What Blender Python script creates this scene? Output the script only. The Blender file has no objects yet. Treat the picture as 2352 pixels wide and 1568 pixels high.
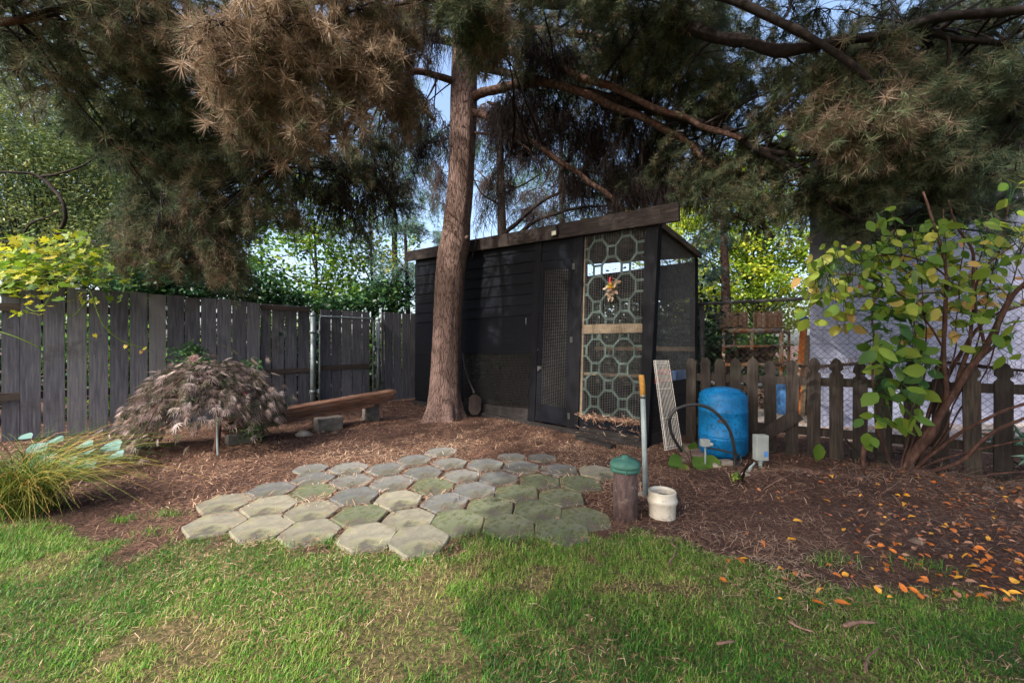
import bpy, math, random
import numpy as np
from mathutils import Vector, noise
random.seed(7); RG=np.random.default_rng(7)
PI=math.pi
sc=bpy.context.scene
C=sc.collection
# ---------------------------------------------------------------- camera model (measurements are in a 2352 px wide frame)
F=941.7; CX=1176.; HY=790.; H=1.2
def G(px,py,z=0.):
    Y=(H-z)*F/(py-HY); return np.array([(px-CX)/F*Y,Y,z])
def P(px,py,Y):
    return np.array([(px-CX)/F*Y,Y,H+(HY-py)/F*Y])
class Plane:
    """vertical plane through two ground points; W(px,py) is the point of it seen at a pixel"""
    def __init__(s,a,b):
        s.a=np.array(a[:2],float); s.b=np.array(b[:2],float); d=s.b-s.a; s.len=np.linalg.norm(d); s.d=d/s.len
        s.n=np.array([s.d[1],-s.d[0]])
        if s.n@(-s.a)<0: s.n=-s.n           # towards the camera
    def W(s,px,py,off=0.):
        k=(px-CX)/F; n=s.n; Y=((s.a+n*off)@n)/(k*n[0]+n[1]); return np.array([k*Y,Y,H+(HY-py)/F*Y])
    def at(s,u,z,off=0.):
        p=s.a+s.d*u+s.n*off; return np.array([p[0],p[1],z])
    def u(s,px):
        w=s.W(px,HY); return float((w[:2]-s.a)@s.d)
# ---------------------------------------------------------------- mesh builders
class MB:
    def __init__(s): s.v=[];s.f=[];s.a=[]
    def add(s,vs,fs,a=0.):
        o=len(s.v); s.v+= [tuple(map(float,p)) for p in vs]; s.f+=[tuple(o+i for i in q) for q in fs]; s.a+=[a]*len(vs)
    def slab(s,p0,p1,p2,p3,off,a=0.):
        """prism: four corners and an offset vector"""
        c=[np.array(p,float) for p in (p0,p1,p2,p3)]; o=np.array(off,float)
        s.add(c+[p+o for p in c],[(3,2,1,0),(4,5,6,7),(0,1,5,4),(1,2,6,5),(2,3,7,6),(3,0,4,7)],a)
    def bar(s,p,q,w,h,up=(0,0,1),a=0.):
        p=np.array(p,float);q=np.array(q,float); d=q-p; d/=np.linalg.norm(d); up=np.array(up,float)
        x=np.cross(d,up)
        if np.linalg.norm(x)<1e-3: x=np.cross(d,(0,1,0.))
        x/=np.linalg.norm(x); y=np.cross(x,d); x*=w/2; y*=h/2
        s.add([p-x-y,p+x-y,p+x+y,p-x+y,q-x-y,q+x-y,q+x+y,q-x+y],[(3,2,1,0),(4,5,6,7),(0,1,5,4),(1,2,6,5),(2,3,7,6),(3,0,4,7)],a)
    def box(s,x0,x1,y0,y1,z0,z1,a=0.):
        s.slab((x0,y0,z0),(x1,y0,z0),(x1,y1,z0),(x0,y1,z0),(0,0,z1-z0),a)
    def tube(s,pts,rad,n=8,cap=True,a=0.,jit=None):
        pts=np.array(pts,float); k=len(pts)
        if np.isscalar(rad): rad=[rad]*k
        t=np.gradient(pts,axis=0); t/=np.linalg.norm(t,axis=1)[:,None]+1e-12
        u=np.cross(t[0],(0.3,0.9,0.2)); u/=np.linalg.norm(u); vs=[]
        for i in range(k):
            u=u-t[i]*(u@t[i]); u/=np.linalg.norm(u); w=np.cross(t[i],u)
            for j in range(n):
                an=2*PI*j/n; r=rad[i]
                if jit: r*=jit(pts[i],an)
                vs.append(pts[i]+(u*math.cos(an)+w*math.sin(an))*r)
        fs=[(i*n+j,i*n+(j+1)%n,(i+1)*n+(j+1)%n,(i+1)*n+j) for i in range(k-1) for j in range(n)]
        if cap: fs+=[tuple(range(n-1,-1,-1)),tuple((k-1)*n+j for j in range(n))]
        s.add(vs,fs,a)
    def lathe(s,prof,c,n=32,a=0.,cap=(True,True)):
        vs=[(c[0]+r*math.cos(2*PI*j/n),c[1]+r*math.sin(2*PI*j/n),c[2]+z) for r,z in prof for j in range(n)]
        k=len(prof); fs=[(i*n+j,i*n+(j+1)%n,(i+1)*n+(j+1)%n,(i+1)*n+j) for i in range(k-1) for j in range(n)]
        if cap[0]: fs.append(tuple(range(n-1,-1,-1)))
        if cap[1]: fs.append(tuple((k-1)*n+j for j in range(n)))
        s.add(vs,fs,a)
def rloc(o):
    l=np.zeros(3)
    while o is not None: l+=np.array(o.location); o=o.parent
    return l
def setup(o,name,mat,parent,smooth):
    C.objects.link(o)
    if mat: 
        for m in (mat if isinstance(mat,(list,tuple)) else [mat]): o.data.materials.append(m)
    if parent is not None: o.parent=parent
    if smooth:
        o.data.polygons.foreach_set('use_smooth',np.ones(len(o.data.polygons),bool))
    return o
def build(name,mb,mat,parent=None,smooth=False,loc=None,bevel=0):
    """links a collected mesh as one object; top-level ones get their origin at loc"""
    l=rloc(parent) if parent is not None else (np.array(loc,float) if loc is not None else np.zeros(3))
    me=bpy.data.meshes.new(name); me.from_pydata([(v[0]-l[0],v[1]-l[1],v[2]-l[2]) for v in mb.v],[],mb.f)
    at=me.attributes.new('v','FLOAT','POINT'); at.data.foreach_set('value',np.array(mb.a,np.float32))
    me.update(); o=bpy.data.objects.new(name,me)
    if parent is None: o.location=l
    setup(o,name,mat,parent,smooth)
    if bevel:
        m=o.modifiers.new('bevel','BEVEL'); m.width=bevel; m.segments=2; m.limit_method='ANGLE'
    return o
def build_np(name,V,T,A,mat,parent=None,loc=None,smooth=False):
    l=rloc(parent) if parent is not None else (np.array(loc,float) if loc is not None else np.zeros(3))
    V=(V-l).astype(np.float32); n=len(T)
    me=bpy.data.meshes.new(name); me.vertices.add(len(V)); me.vertices.foreach_set('co',V.ravel())
    me.loops.add(n*3); me.loops.foreach_set('vertex_index',T.astype(np.int32).ravel())
    me.polygons.add(n); me.polygons.foreach_set('loop_start',np.arange(0,n*3,3,dtype=np.int32))
    try: me.polygons.foreach_set('loop_total',np.full(n,3,np.int32))
    except Exception: pass
    at=me.attributes.new('v','FLOAT','POINT'); at.data.foreach_set('value',np.asarray(A,np.float32))
    me.update(calc_edges=True); me.validate()
    o=bpy.data.objects.new(name,me)
    if parent is None: o.location=l
    return setup(o,name,mat,parent,smooth)
class NB:
    """numpy triangle collector"""
    def __init__(s): s.V=[];s.T=[];s.A=[];s.n=0
    def add(s,V,T,A):
        s.V.append(V);s.T.append(T+s.n);s.A.append(A);s.n+=len(V)
    def build(s,name,mat,parent=None,loc=None,smooth=False):
        return build_np(name,np.concatenate(s.V),np.concatenate(s.T),np.concatenate(s.A),mat,parent,loc,smooth)
def unit(a): return a/(np.linalg.norm(a,axis=-1,keepdims=True)+1e-9)
def inst(nb,tv,tf,pos,d,nrm,L,W,A,Hs=None):
    """template verts (along,across,up) placed at pos with direction d and approximate normal nrm"""
    tv=np.array(tv,float); tf=np.array(tf); N=len(pos)
    d=unit(d); s=unit(np.cross(d,nrm)); n=np.cross(s,d)
    L=np.broadcast_to(L,(N,));W=np.broadcast_to(W,(N,)); Hs=L if Hs is None else np.broadcast_to(Hs,(N,))
    V=pos[:,None,:]+tv[None,:,0:1]*L[:,None,None]*d[:,None,:]+tv[None,:,1:2]*W[:,None,None]*s[:,None,:]+tv[None,:,2:3]*Hs[:,None,None]*n[:,None,:]
    k=len(tv); T=(tf[None]+(np.arange(N)*k)[:,None,None]).reshape(-1,3)
    nb.add(V.reshape(-1,3),T,np.repeat(np.broadcast_to(A,(N,)),k))
NEEDLE=([(0,-.5,0),(0,.5,0),(1,0,0)],[(0,1,2)])
STRAW=([(0,-.5,0),(0,.5,0),(.5,.5,.05),(.5,-.5,.05),(1,.3,0),(1,-.3,0)],[(0,1,2),(0,2,3),(3,2,4),(3,4,5)])
BLADE=([(0,-.5,0),(0,.5,0),(.55,-.4,.06),(.55,.4,.06),(1,0,-.08)],[(0,1,3),(0,3,2),(2,3,4)])
LEAF4=([(0,0,0),(.45,.5,.06),(1,0,0),(.45,-.5,.06)],[(0,1,2),(0,2,3)])
OVAL=([(0,0,0),(.15,.32,.03),(.4,.5,.06),(.7,.38,.05),(1,0,-.05),(.7,-.38,.05),(.4,-.5,.06),(.15,-.32,.03),(.35,0,0),(.7,0,0)],
      [(0,1,8),(1,2,8),(2,9,8),(2,3,9),(3,4,9),(4,5,9),(5,6,9),(6,8,9),(6,7,8),(7,0,8)])
def lobes(angs,rad,inner,up=.03):
    v=[(0,0,0)];f=[]
    for i,(a,r) in enumerate(zip(angs,rad)):
        v.append((.35+r*math.cos(a),r*math.sin(a),up))
        if i<len(angs)-1:
            b=(a+angs[i+1])/2; v.append((.35+inner*math.cos(b),inner*math.sin(b),-up))
    v[0]=(.3,0,0)
    for i in range(1,len(v)-1): f.append((0,i,i+1))
    return v,f
GRAPE=lobes([-2.6,-1.8,-1.0,0,1.0,1.8,2.6],[.38,.48,.52,.65,.52,.48,.38],.33)
def fingers(n,spread,w):
    v=[];f=[]
    for i in range(n):
        a=-spread+2*spread*i/(n-1); L=1-.45*abs(a)/spread; o=len(v); c,s=math.cos(a),math.sin(a)
        v+=[(0,0,0),(L*.45*c-w*s,L*.45*s+w*c,.02),(L*c,L*s,-.12),(L*.45*c+w*s,L*.45*s-w*c,.02)]; f+=[(o,o+1,o+2),(o,o+2,o+3)]
    return v,f
FING=fingers(7,1.25,.022)
def rnd_dirs(n): return unit(RG.normal(size=(n,3)))
def tubes(nb,Pt,r0,r1,A,ns=3):
    """Pt (N,K,3) many thin tapered tubes"""
    N,K,_=Pt.shape
    t=unit(np.gradient(Pt,axis=1)); u=unit(np.cross(t,np.array([.31,.87,.38]))); w=np.cross(t,u)
    r0=np.broadcast_to(r0,(N,)); r1=np.broadcast_to(r1,(N,))
    r=r0[:,None]+(r1-r0)[:,None]*np.linspace(0,1,K)[None]
    ring=[Pt+(u*math.cos(2*PI*j/ns)+w*math.sin(2*PI*j/ns))*r[...,None] for j in range(ns)]
    V=np.stack(ring,2).reshape(N,K*ns,3); T=[]
    for i in range(K-1):
        for j in range(ns):
            a=i*ns+j;b=i*ns+(j+1)%ns; T+=[(a,b,b+ns),(a,b+ns,a+ns)]
    T=np.array(T); T=(T[None]+(np.arange(N)*K*ns)[:,None,None]).reshape(-1,3)
    nb.add(V.reshape(-1,3),T,np.repeat(np.broadcast_to(A,(N,)),K*ns))
def smooth_path(pts,n=6):
    p=np.array(pts,float); p=np.vstack([2*p[0]-p[1],p,2*p[-1]-p[-2]]); out=[]
    for i in range(1,len(p)-2):
        for t in np.arange(n)/n:
            a,b,c,d=p[i-1:i+3]
            out.append(.5*((2*b)+(-a+c)*t+(2*a-5*b+4*c-d)*t*t+(-a+3*b-3*c+d)*t**3))
    out.append(p[-2]); return np.array(out)
# ---------------------------------------------------------------- tags
def tag(o,label,cat,group=None,kind=None):
    if label: o['label']=label
    if cat: o['category']=cat
    if group: o['group']=group
    if kind: o['kind']=kind
    return o
def thing(name,loc,label,cat,group=None):
    o=bpy.data.objects.new(name,None); C.objects.link(o); o.location=[float(x) for x in loc]; o.empty_display_size=.2
    return tag(o,label,cat,group)
def copy_tree(o,parent=None):
    c=o.copy(); C.objects.link(c)
    if parent is not None: c.parent=parent
    for ch in [x for x in bpy.data.objects if x.parent==o]: copy_tree(ch,c)
    return c
# ---------------------------------------------------------------- materials
def srgb(r,g,b):
    f=lambda c:(c/255/12.92 if c/255<=.04045 else ((c/255+.055)/1.055)**2.4)
    return (f(r),f(g),f(b),1)
def newmat(name):
    m=bpy.data.materials.new(name); m.use_nodes=True; nt=m.node_tree; b=nt.nodes['Principled BSDF']; return m,nt,b
def ramp(nt,stops,interp='LINEAR'):
    r=nt.nodes.new('ShaderNodeValToRGB'); r.color_ramp.interpolation=interp
    e=r.color_ramp.elements
    while len(e)>1: e.remove(e[-1])
    e[0].position=stops[0][0]; e[0].color=stops[0][1]
    for p,c in stops[1:]:
        x=e.new(p); x.color=c
    return r
def mat_v(name,stops,rough=.6,trans=0.,spec=.3):
    """colour from the per-leaf attribute v; thin leaves let some light through"""
    m,nt,b=newmat(name); at=nt.nodes.new('ShaderNodeAttribute'); at.attribute_name='v'
    r=ramp(nt,stops); nt.links.new(at.outputs['Fac'],r.inputs[0]); nt.links.new(r.outputs[0],b.inputs['Base Color'])
    b.inputs['Roughness'].default_value=rough; b.inputs['Specular IOR Level'].default_value=spec
    if trans:
        t=nt.nodes.new('ShaderNodeBsdfTranslucent'); mx=nt.nodes.new('ShaderNodeMixShader'); mx.inputs[0].default_value=trans
        nt.links.new(r.outputs[0],t.inputs['Color']); nt.links.new(b.outputs[0],mx.inputs[1]); nt.links.new(t.outputs[0],mx.inputs[2])
        nt.links.new(mx.outputs[0],nt.nodes['Material Output'].inputs['Surface'])
    return m
def mat_n(name,stops,scale=(1,1,1),nscale=6,detail=8,rough=.8,bump=.3,bdist=.01,rot=(0,0,0),spec=.25,metal=0,spots=None,distort=0,rfac=.6):
    """noise-coloured surface; stretched by scale"""
    m,nt,b=newmat(name); N=nt.nodes.new; tc=N('ShaderNodeTexCoord'); mp=N('ShaderNodeMapping')
    mp.inputs['Scale'].default_value=scale; mp.inputs['Rotation'].default_value=rot
    nt.links.new(tc.outputs['Object'],mp.inputs[0])
    n=N('ShaderNodeTexNoise'); n.inputs['Scale'].default_value=nscale; n.inputs['Detail'].default_value=detail; n.inputs['Roughness'].default_value=rfac; n.inputs['Distortion'].default_value=distort
    nt.links.new(mp.outputs[0],n.inputs['Vector'])
    at=N('ShaderNodeAttribute'); at.attribute_name='v'
    ad=N('ShaderNodeMath'); ad.operation='ADD'; nt.links.new(n.outputs['Fac'],ad.inputs[0]); nt.links.new(at.outputs['Fac'],ad.inputs[1])
    r=ramp(nt,stops); nt.links.new(ad.outputs[0],r.inputs[0]); col=r.outputs[0]
    if spots:
        for (sc_,lo,hi,c) in spots:
            n2=N('ShaderNodeTexNoise'); n2.inputs['Scale'].default_value=sc_; n2.inputs['Detail'].default_value=6; n2.inputs['Roughness'].default_value=.7
            nt.links.new(tc.outputs['Object'],n2.inputs['Vector'])
            mr=N('ShaderNodeMapRange'); mr.inputs['From Min'].default_value=lo; mr.inputs['From Max'].default_value=hi
            nt.links.new(n2.outputs['Fac'],mr.inputs['Value'])
            mx=N('ShaderNodeMixRGB'); nt.links.new(mr.outputs[0],mx.inputs[0]); nt.links.new(col,mx.inputs[1]); mx.inputs[2].default_value=c; col=mx.outputs[0]
    nt.links.new(col,b.inputs['Base Color']); b.inputs['Roughness'].default_value=rough; b.inputs['Specular IOR Level'].default_value=spec; b.inputs['Metallic'].default_value=metal
    if bump:
        bp=N('ShaderNodeBump'); bp.inputs['Strength'].default_value=bump; bp.inputs['Distance'].default_value=bdist
        nt.links.new(n.outputs['Fac'],bp.inputs['Height']); nt.links.new(bp.outputs[0],b.inputs['Normal'])
    return m
def g(v,w=0): return (v,v*(1-.04*w),v*(1-.12*w),1)
M={}
M['fence']=mat_n('fence_wood',[(.25,srgb(66,66,72)),(.5,srgb(94,94,102)),(.75,srgb(122,120,122))],scale=(9,9,.6),nscale=5,rough=.85,bump=.4,bdist=.004,
    spots=[(1.7,.55,.75,srgb(60,54,50)),(.9,.5,.8,srgb(92,86,78))])
M['rail']=mat_n('rail_wood',[(.3,srgb(48,42,40)),(.6,srgb(82,72,66)),(.8,srgb(108,98,88))],scale=(2,2,30),nscale=3,rough=.85,bump=.4,bdist=.004)
M['picket']=mat_n('picket_wood',[(.3,srgb(28,24,22)),(.55,srgb(46,40,37)),(.8,srgb(72,64,56))],scale=(12,12,1),nscale=4,rough=.9,bump=.4,bdist=.004,
    spots=[(3,.52,.75,srgb(44,46,36))])
M['siding']=mat_n('black_siding',[(.3,srgb(7,9,14)),(.6,srgb(13,17,25)),(.8,srgb(28,34,44))],scale=(1.5,1.5,12),nscale=3,rough=.75,bump=.35,bdist=.004,spec=.15,
    spots=[(9,.68,.72,srgb(50,52,56)),(30,.7,.74,srgb(70,68,66)),(1.3,.5,.8,srgb(16,16,20))])
M['blackwood']=mat_n('black_post_wood',[(.3,srgb(9,10,13)),(.6,srgb(18,19,24)),(.85,srgb(40,37,35))],scale=(10,10,1),nscale=4,rough=.75,bump=.4,bdist=.004,spec=.15,
    spots=[(8,.66,.72,srgb(56,48,40))])
M['fascia']=mat_n('rough_fascia_wood',[(.3,srgb(28,24,24)),(.55,srgb(46,39,37)),(.8,srgb(76,66,60))],scale=(1.5,1.5,14),nscale=4,rough=.85,bump=.5,bdist=.006)
M['skirt']=mat_n('weathered_base_board',[(.3,srgb(26,25,26)),(.6,srgb(48,45,44)),(.85,srgb(78,72,64))],scale=(2,2,14),nscale=4,rough=.9,bump=.5,bdist=.005)
M['teal']=mat_n('grey_green_paint',[(.3,srgb(52,68,64)),(.6,srgb(70,88,82)),(.85,srgb(88,102,94))],nscale=9,rough=.6,bump=.1)
M['rawwood']=mat_n('raw_wood',[(.3,srgb(98,84,68)),(.6,srgb(130,114,94)),(.85,srgb(154,140,118))],scale=(2,2,20),nscale=4,rough=.85,bump=.3,bdist=.003)
M['lumber']=mat_n('lumber',[(.3,srgb(62,42,36)),(.55,srgb(98,68,54)),(.8,srgb(136,102,78))],scale=(1.5,1.5,18),nscale=4,rough=.85,bump=.4,bdist=.004,spots=[(3,.5,.75,srgb(96,84,80))])
M['wire']=mat_n('galvanised_wire',[(.3,g(.10)),(.7,g(.2))],nscale=20,rough=.5,bump=0,metal=.6)
M['galv']=mat_n('galvanised_pipe',[(.3,(.13,.16,.17,1)),(.7,(.26,.3,.31,1))],nscale=14,rough=.5,bump=.05,metal=.6)
M['shelfwire']=mat_n('pale_wire',[(.3,g(.45,1)),(.7,g(.62,1))],nscale=20,rough=.5,bump=0,metal=.2)
M['blackpipe']=mat_n('black_pipe',[(.3,g(.012)),(.7,g(.03))],nscale=9,rough=.4,bump=.05,spec=.5)
M['darkmetal']=mat_n('dark_rail_metal',[(.3,g(.03)),(.7,g(.07))],nscale=9,rough=.5,bump=.05)
M['pvc']=mat_n('grey_pvc',[(.3,srgb(120,132,134)),(.7,srgb(158,168,166))],nscale=7,rough=.5,bump=.03)
M['boxgrey']=mat_n('grey_box_plastic',[(.3,srgb(132,138,136)),(.7,srgb(162,168,162))],nscale=5,rough=.5,bump=.03)
M['casing']=mat_n('rusty_casing',[(.3,srgb(58,46,48)),(.55,srgb(90,74,72)),(.8,srgb(122,98,86))],scale=(6,6,2),nscale=6,rough=.85,bump=.5,bdist=.004,spots=[(14,.56,.66,srgb(112,100,92)),(40,.64,.7,srgb(140,126,112))])
M['cap']=mat_n('green_cap_paint',[(.3,srgb(44,80,74)),(.6,srgb(66,110,98)),(.85,srgb(106,124,100))],nscale=9,rough=.55,bump=.15,bdist=.003)
M['cream']=mat_n('cream_glaze',[(.3,srgb(176,170,156)),(.7,srgb(208,203,190))],nscale=5,rough=.25,bump=.02,spec=.5,spots=[(9,.5,.72,srgb(150,138,118)),(30,.6,.7,srgb(120,104,84))])
M['dark_fill']=mat_n('dark_inside',[(.3,g(.01)),(.7,g(.02))],rough=.2,bump=0)
M['tank']=mat_n('blue_tank_paint',[(.3,srgb(8,84,136)),(.6,srgb(16,112,172)),(.85,srgb(44,138,190))],nscale=4,rough=.45,bump=.05,scale=(2,2,1),
    spots=[(34,.5,.66,srgb(20,66,84)),(3.5,.5,.8,srgb(20,84,110)),(60,.66,.72,srgb(60,60,50))])
M['ycap']=mat_n('yellow_cap',[(.3,srgb(150,106,52)),(.7,srgb(202,150,70))],nscale=30,rough=.8,bump=.2,bdist=.003)
M['block']=mat_n('concrete_block',[(.3,srgb(70,66,64)),(.6,srgb(108,102,98)),(.8,srgb(132,126,116))],nscale=14,rough=.95,bump=.5,bdist=.006,spots=[(5,.5,.7,srgb(74,78,56))])
def paver_mat(n,stops,moss): return mat_n(n,stops,nscale=9,rough=.93,bump=.45,bdist=.004,rfac=.7,spots=moss+[(38,.66,.7,srgb(78,72,64)),(1.1,.5,.9,srgb(98,94,84)),(2.2,.55,.62,srgb(86,84,76))])
M['paver']=paver_mat('concrete_paver',[(.25,srgb(78,80,82)),(.5,srgb(106,107,106)),(.8,srgb(136,134,128))],[(3.2,.5,.74,srgb(90,100,66)),(17,.52,.66,srgb(86,84,76))])
M['paver_pale']=paver_mat('pale_concrete_paver',[(.25,srgb(92,90,80)),(.5,srgb(122,119,106)),(.8,srgb(152,147,130))],[(3.2,.5,.74,srgb(134,138,84))])
M['paver_moss']=paver_mat('mossy_concrete_paver',[(.25,srgb(84,88,76)),(.5,srgb(104,108,92)),(.8,srgb(130,130,112))],[(3.6,.42,.66,srgb(78,90,46)),(11,.48,.6,srgb(104,108,84)),(26,.5,.66,srgb(70,80,46))])
M['stone']=mat_n('brown_stone',[(.3,srgb(74,62,56)),(.6,srgb(108,94,84)),(.85,srgb(146,134,120))],nscale=7,rough=.95,bump=.7,bdist=.01)
M['palestone']=mat_n('pale_stone',[(.3,srgb(116,108,100)),(.8,srgb(164,156,144))],nscale=7,rough=.95,bump=.6,bdist=.01)
M['stick']=mat_n('stick_bark',[(.3,srgb(88,66,58)),(.6,srgb(132,106,92)),(.85,srgb(164,142,124))],nscale=30,rough=.9,bump=.5,bdist=.003)
M['bluebin']=mat_n('blue_plastic',[(.3,srgb(60,112,176)),(.7,srgb(92,148,208))],nscale=5,rough=.5,bump=.03)
M['rustpipe']=mat_n('orange_rusty_pipe',[(.35,srgb(176,104,56)),(.46,srgb(206,146,92)),(.54,srgb(206,192,174))],nscale=6,rough=.6,bump=.1)
M['orange']=mat_n('orange_timber',[(.3,srgb(176,92,36)),(.7,srgb(222,140,70))],nscale=5,scale=(5,5,1),rough=.7,bump=.2)
M['log']=mat_n('firewood_bark',[(.3,srgb(52,42,38)),(.55,srgb(98,82,72)),(.8,srgb(160,136,114))],nscale=14,rough=.95,bump=.7,bdist=.01)
M['crate']=mat_n('crate_wood',[(.3,srgb(136,100,76)),(.6,srgb(184,150,122)),(.8,srgb(206,190,170))],nscale=4,scale=(3,3,12),rough=.9,bump=.3)
M['red']=mat_n('red_cloth',[(.3,srgb(176,40,44)),(.7,srgb(216,72,72))],nscale=7,rough=.9,bump=.1)
M['blue']=mat_n('blue_cloth',[(.3,srgb(52,84,150)),(.7,srgb(110,160,210))],nscale=7,rough=.9,bump=.1)
M['driveway']=mat_n('pale_concrete_ground',[(.3,srgb(140,130,122)),(.6,srgb(172,162,154)),(.85,srgb(196,186,176))],nscale=1.2,rough=.95,bump=.3,bdist=.01,spots=[(20,.58,.7,srgb(126,112,96))])
M['roof']=mat_n('dark_roof',[(.3,srgb(42,46,46)),(.7,srgb(66,72,70))],nscale=5,rough=.8,bump=.2)
M['roofwood']=mat_n('roof_board',[(.3,srgb(52,46,42)),(.7,srgb(92,84,76))],nscale=5,rough=.9,bump=.2)
M['lamp']=mat_n('lamp_glass',[(.3,srgb(190,186,168)),(.7,srgb(214,210,190))],nscale=5,rough=.3,bump=0,spec=.6)
M['steel']=mat_n('worn_steel',[(.3,srgb(30,25,25)),(.7,srgb(54,44,42))],nscale=9,rough=.6,bump=.2,metal=.4)
M['handle']=mat_n('grey_handle_wood',[(.3,srgb(46,42,42)),(.7,srgb(80,76,74))],nscale=5,scale=(5,5,1),rough=.8,bump=.2)
# bark: vertical plates with dark cracks
def bark(name,c0,c1,c2,sx=16,sz=3.0):
    m,nt,b=newmat(name); N=nt.nodes.new; tc=N('ShaderNodeTexCoord'); mp=N('ShaderNodeMapping'); mp.inputs['Scale'].default_value=(sx,sx,sz)
    nt.links.new(tc.outputs['Object'],mp.inputs[0])
    n0=N('ShaderNodeTexNoise'); n0.inputs['Scale'].default_value=2; n0.inputs['Detail'].default_value=4; nt.links.new(mp.outputs[0],n0.inputs['Vector'])
    mx0=N('ShaderNodeMixRGB'); mx0.inputs[0].default_value=.22; nt.links.new(mp.outputs[0],mx0.inputs[1]); nt.links.new(n0.outputs['Color'],mx0.inputs[2])
    mx0.blend_type='ADD'
    vo=N('ShaderNodeTexVoronoi'); vo.feature='DISTANCE_TO_EDGE'; vo.inputs['Scale'].default_value=1.5; nt.links.new(mx0.outputs[0],vo.inputs['Vector'])
    n1=N('ShaderNodeTexNoise'); n1.inputs['Scale'].default_value=3; n1.inputs['Detail'].default_value=8; n1.inputs['Roughness'].default_value=.7; nt.links.new(mp.outputs[0],n1.inputs['Vector'])
    r=ramp(nt,[(.3,c1),(.7,c2)]); nt.links.new(n1.outputs['Fac'],r.inputs[0])
    mr=N('ShaderNodeMapRange'); mr.inputs['From Min'].default_value=0.; mr.inputs['From Max'].default_value=.10; nt.links.new(vo.outputs['Distance'],mr.inputs['Value'])
    mx=N('ShaderNodeMixRGB'); nt.links.new(mr.outputs[0],mx.inputs[0]); mx.inputs[1].default_value=c0; nt.links.new(r.outputs[0],mx.inputs[2])
    nt.links.new(mx.outputs[0],b.inputs['Base Color']); b.inputs['Roughness'].default_value=.95; b.inputs['Specular IOR Level'].default_value=.15
    ad=N('ShaderNodeMath'); ad.operation='MULTIPLY_ADD'; nt.links.new(mr.outputs[0],ad.inputs[0]); ad.inputs[1].default_value=.7; nt.links.new(n1.outputs['Fac'],ad.inputs[2])
    bp=N('ShaderNodeBump'); bp.inputs['Strength'].default_value=.8; bp.inputs['Distance'].default_value=.015; nt.links.new(ad.outputs[0],bp.inputs['Height']); nt.links.new(bp.outputs[0],b.inputs['Normal'])
    return m
M['bark']=bark('pine_bark',srgb(64,50,46),srgb(102,82,76),srgb(140,118,110),26,3.6)
M['limbbark']=mat_n('pine_limb_bark',[(.3,srgb(46,35,32)),(.5,srgb(80,60,52)),(.7,srgb(112,92,84))],nscale=22,rough=.9,bump=.6,bdist=.01,spots=[(4,.5,.7,srgb(88,54,44))])
M['darkbark']=mat_n('dark_bark',[(.3,srgb(20,17,16)),(.55,srgb(38,31,29)),(.8,srgb(62,52,47))],nscale=18,rough=.95,bump=.6,bdist=.01)
M['stem']=mat_n('shrub_stem_bark',[(.3,srgb(40,28,25)),(.55,srgb(76,54,46)),(.8,srgb(112,88,74))],nscale=26,scale=(1,1,.4),rough=.9,bump=.5,bdist=.004)
PN=[(0,srgb(40,31,29)),(.12,srgb(54,43,39)),(.14,srgb(66,92,72)),(.42,srgb(120,128,94)),(.5,srgb(116,100,82)),(.78,srgb(156,134,114)),(1,srgb(204,182,160))]
M['pine']=mat_v('pine_needles',PN,.5,.38)
M['bluepine']=mat_v('blue_green_needles',[(0,srgb(52,44,40)),(.12,srgb(60,52,46)),(.14,srgb(58,92,80)),(.6,srgb(92,128,112)),(1,srgb(130,154,134))],.5,.15)
M['deadtwig']=mat_v('dead_twigs',[(0,srgb(58,46,42)),(.5,srgb(92,76,68)),(1,srgb(124,108,98))],.8,0)
M['green']=mat_v('green_leaves',[(0,srgb(38,32,28)),(.05,srgb(40,74,34)),(.5,srgb(80,122,46)),(.85,srgb(140,164,60)),(1,srgb(200,188,80))],.4,.4)
M['yellowgreen']=mat_v('yellow_green_leaves',[(0,srgb(70,100,36)),(.4,srgb(140,168,50)),(.8,srgb(204,200,62)),(1,srgb(222,196,90))],.4,.45)
M['greygreen']=mat_v('grey_green_leaves',[(0,srgb(50,72,50)),(.5,srgb(92,112,68)),(1,srgb(150,150,86))],.5,.3)
M['darkgreen']=mat_v('dark_green_leaves',[(0,srgb(24,46,32)),(.6,srgb(48,84,50)),(1,srgb(90,128,66))],.35,.25)
M['vine']=mat_v('grape_leaves',[(0,srgb(66,104,36)),(.4,srgb(118,148,40)),(.8,srgb(184,182,44)),(.93,srgb(206,190,60)),(1,srgb(150,96,60))],.4,.45)
M['dogwood']=mat_v('broad_shrub_leaves',[(0,srgb(44,86,38)),(.4,srgb(104,134,48)),(.72,srgb(152,162,62)),(.84,srgb(190,164,90)),(1,srgb(200,140,100))],.5,.45)
M['maple']=mat_v('weeping_maple_leaves',[(0,srgb(52,72,46)),(.25,srgb(102,100,80)),(.6,srgb(150,130,126)),(.85,srgb(208,190,186)),(.97,srgb(226,214,212)),(1,srgb(190,104,104))],.45,.25)
M['silver']=mat_n('silver_leaves',[(.38,srgb(28,50,46)),(.47,srgb(66,94,88)),(.6,srgb(92,122,116))],nscale=55,detail=3,rough=.6,bump=.1)
M['ograss']=mat_v('ornamental_grass',[(0,srgb(60,96,40)),(.45,srgb(120,146,60)),(.75,srgb(190,176,92)),(1,srgb(206,150,104))],.5,.35)
M['lawn']=mat_v('lawn_blades',[(0,srgb(32,72,32)),(.3,srgb(64,116,42)),(.62,srgb(110,156,56)),(.86,srgb(154,170,84)),(1,srgb(184,162,116))],.45,.35)
M['litter']=mat_v('needle_litter',[(0,srgb(48,36,32)),(.3,srgb(92,66,54)),(.6,srgb(140,104,84)),(.85,srgb(184,148,122)),(1,srgb(214,188,160))],.7,0)
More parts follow.
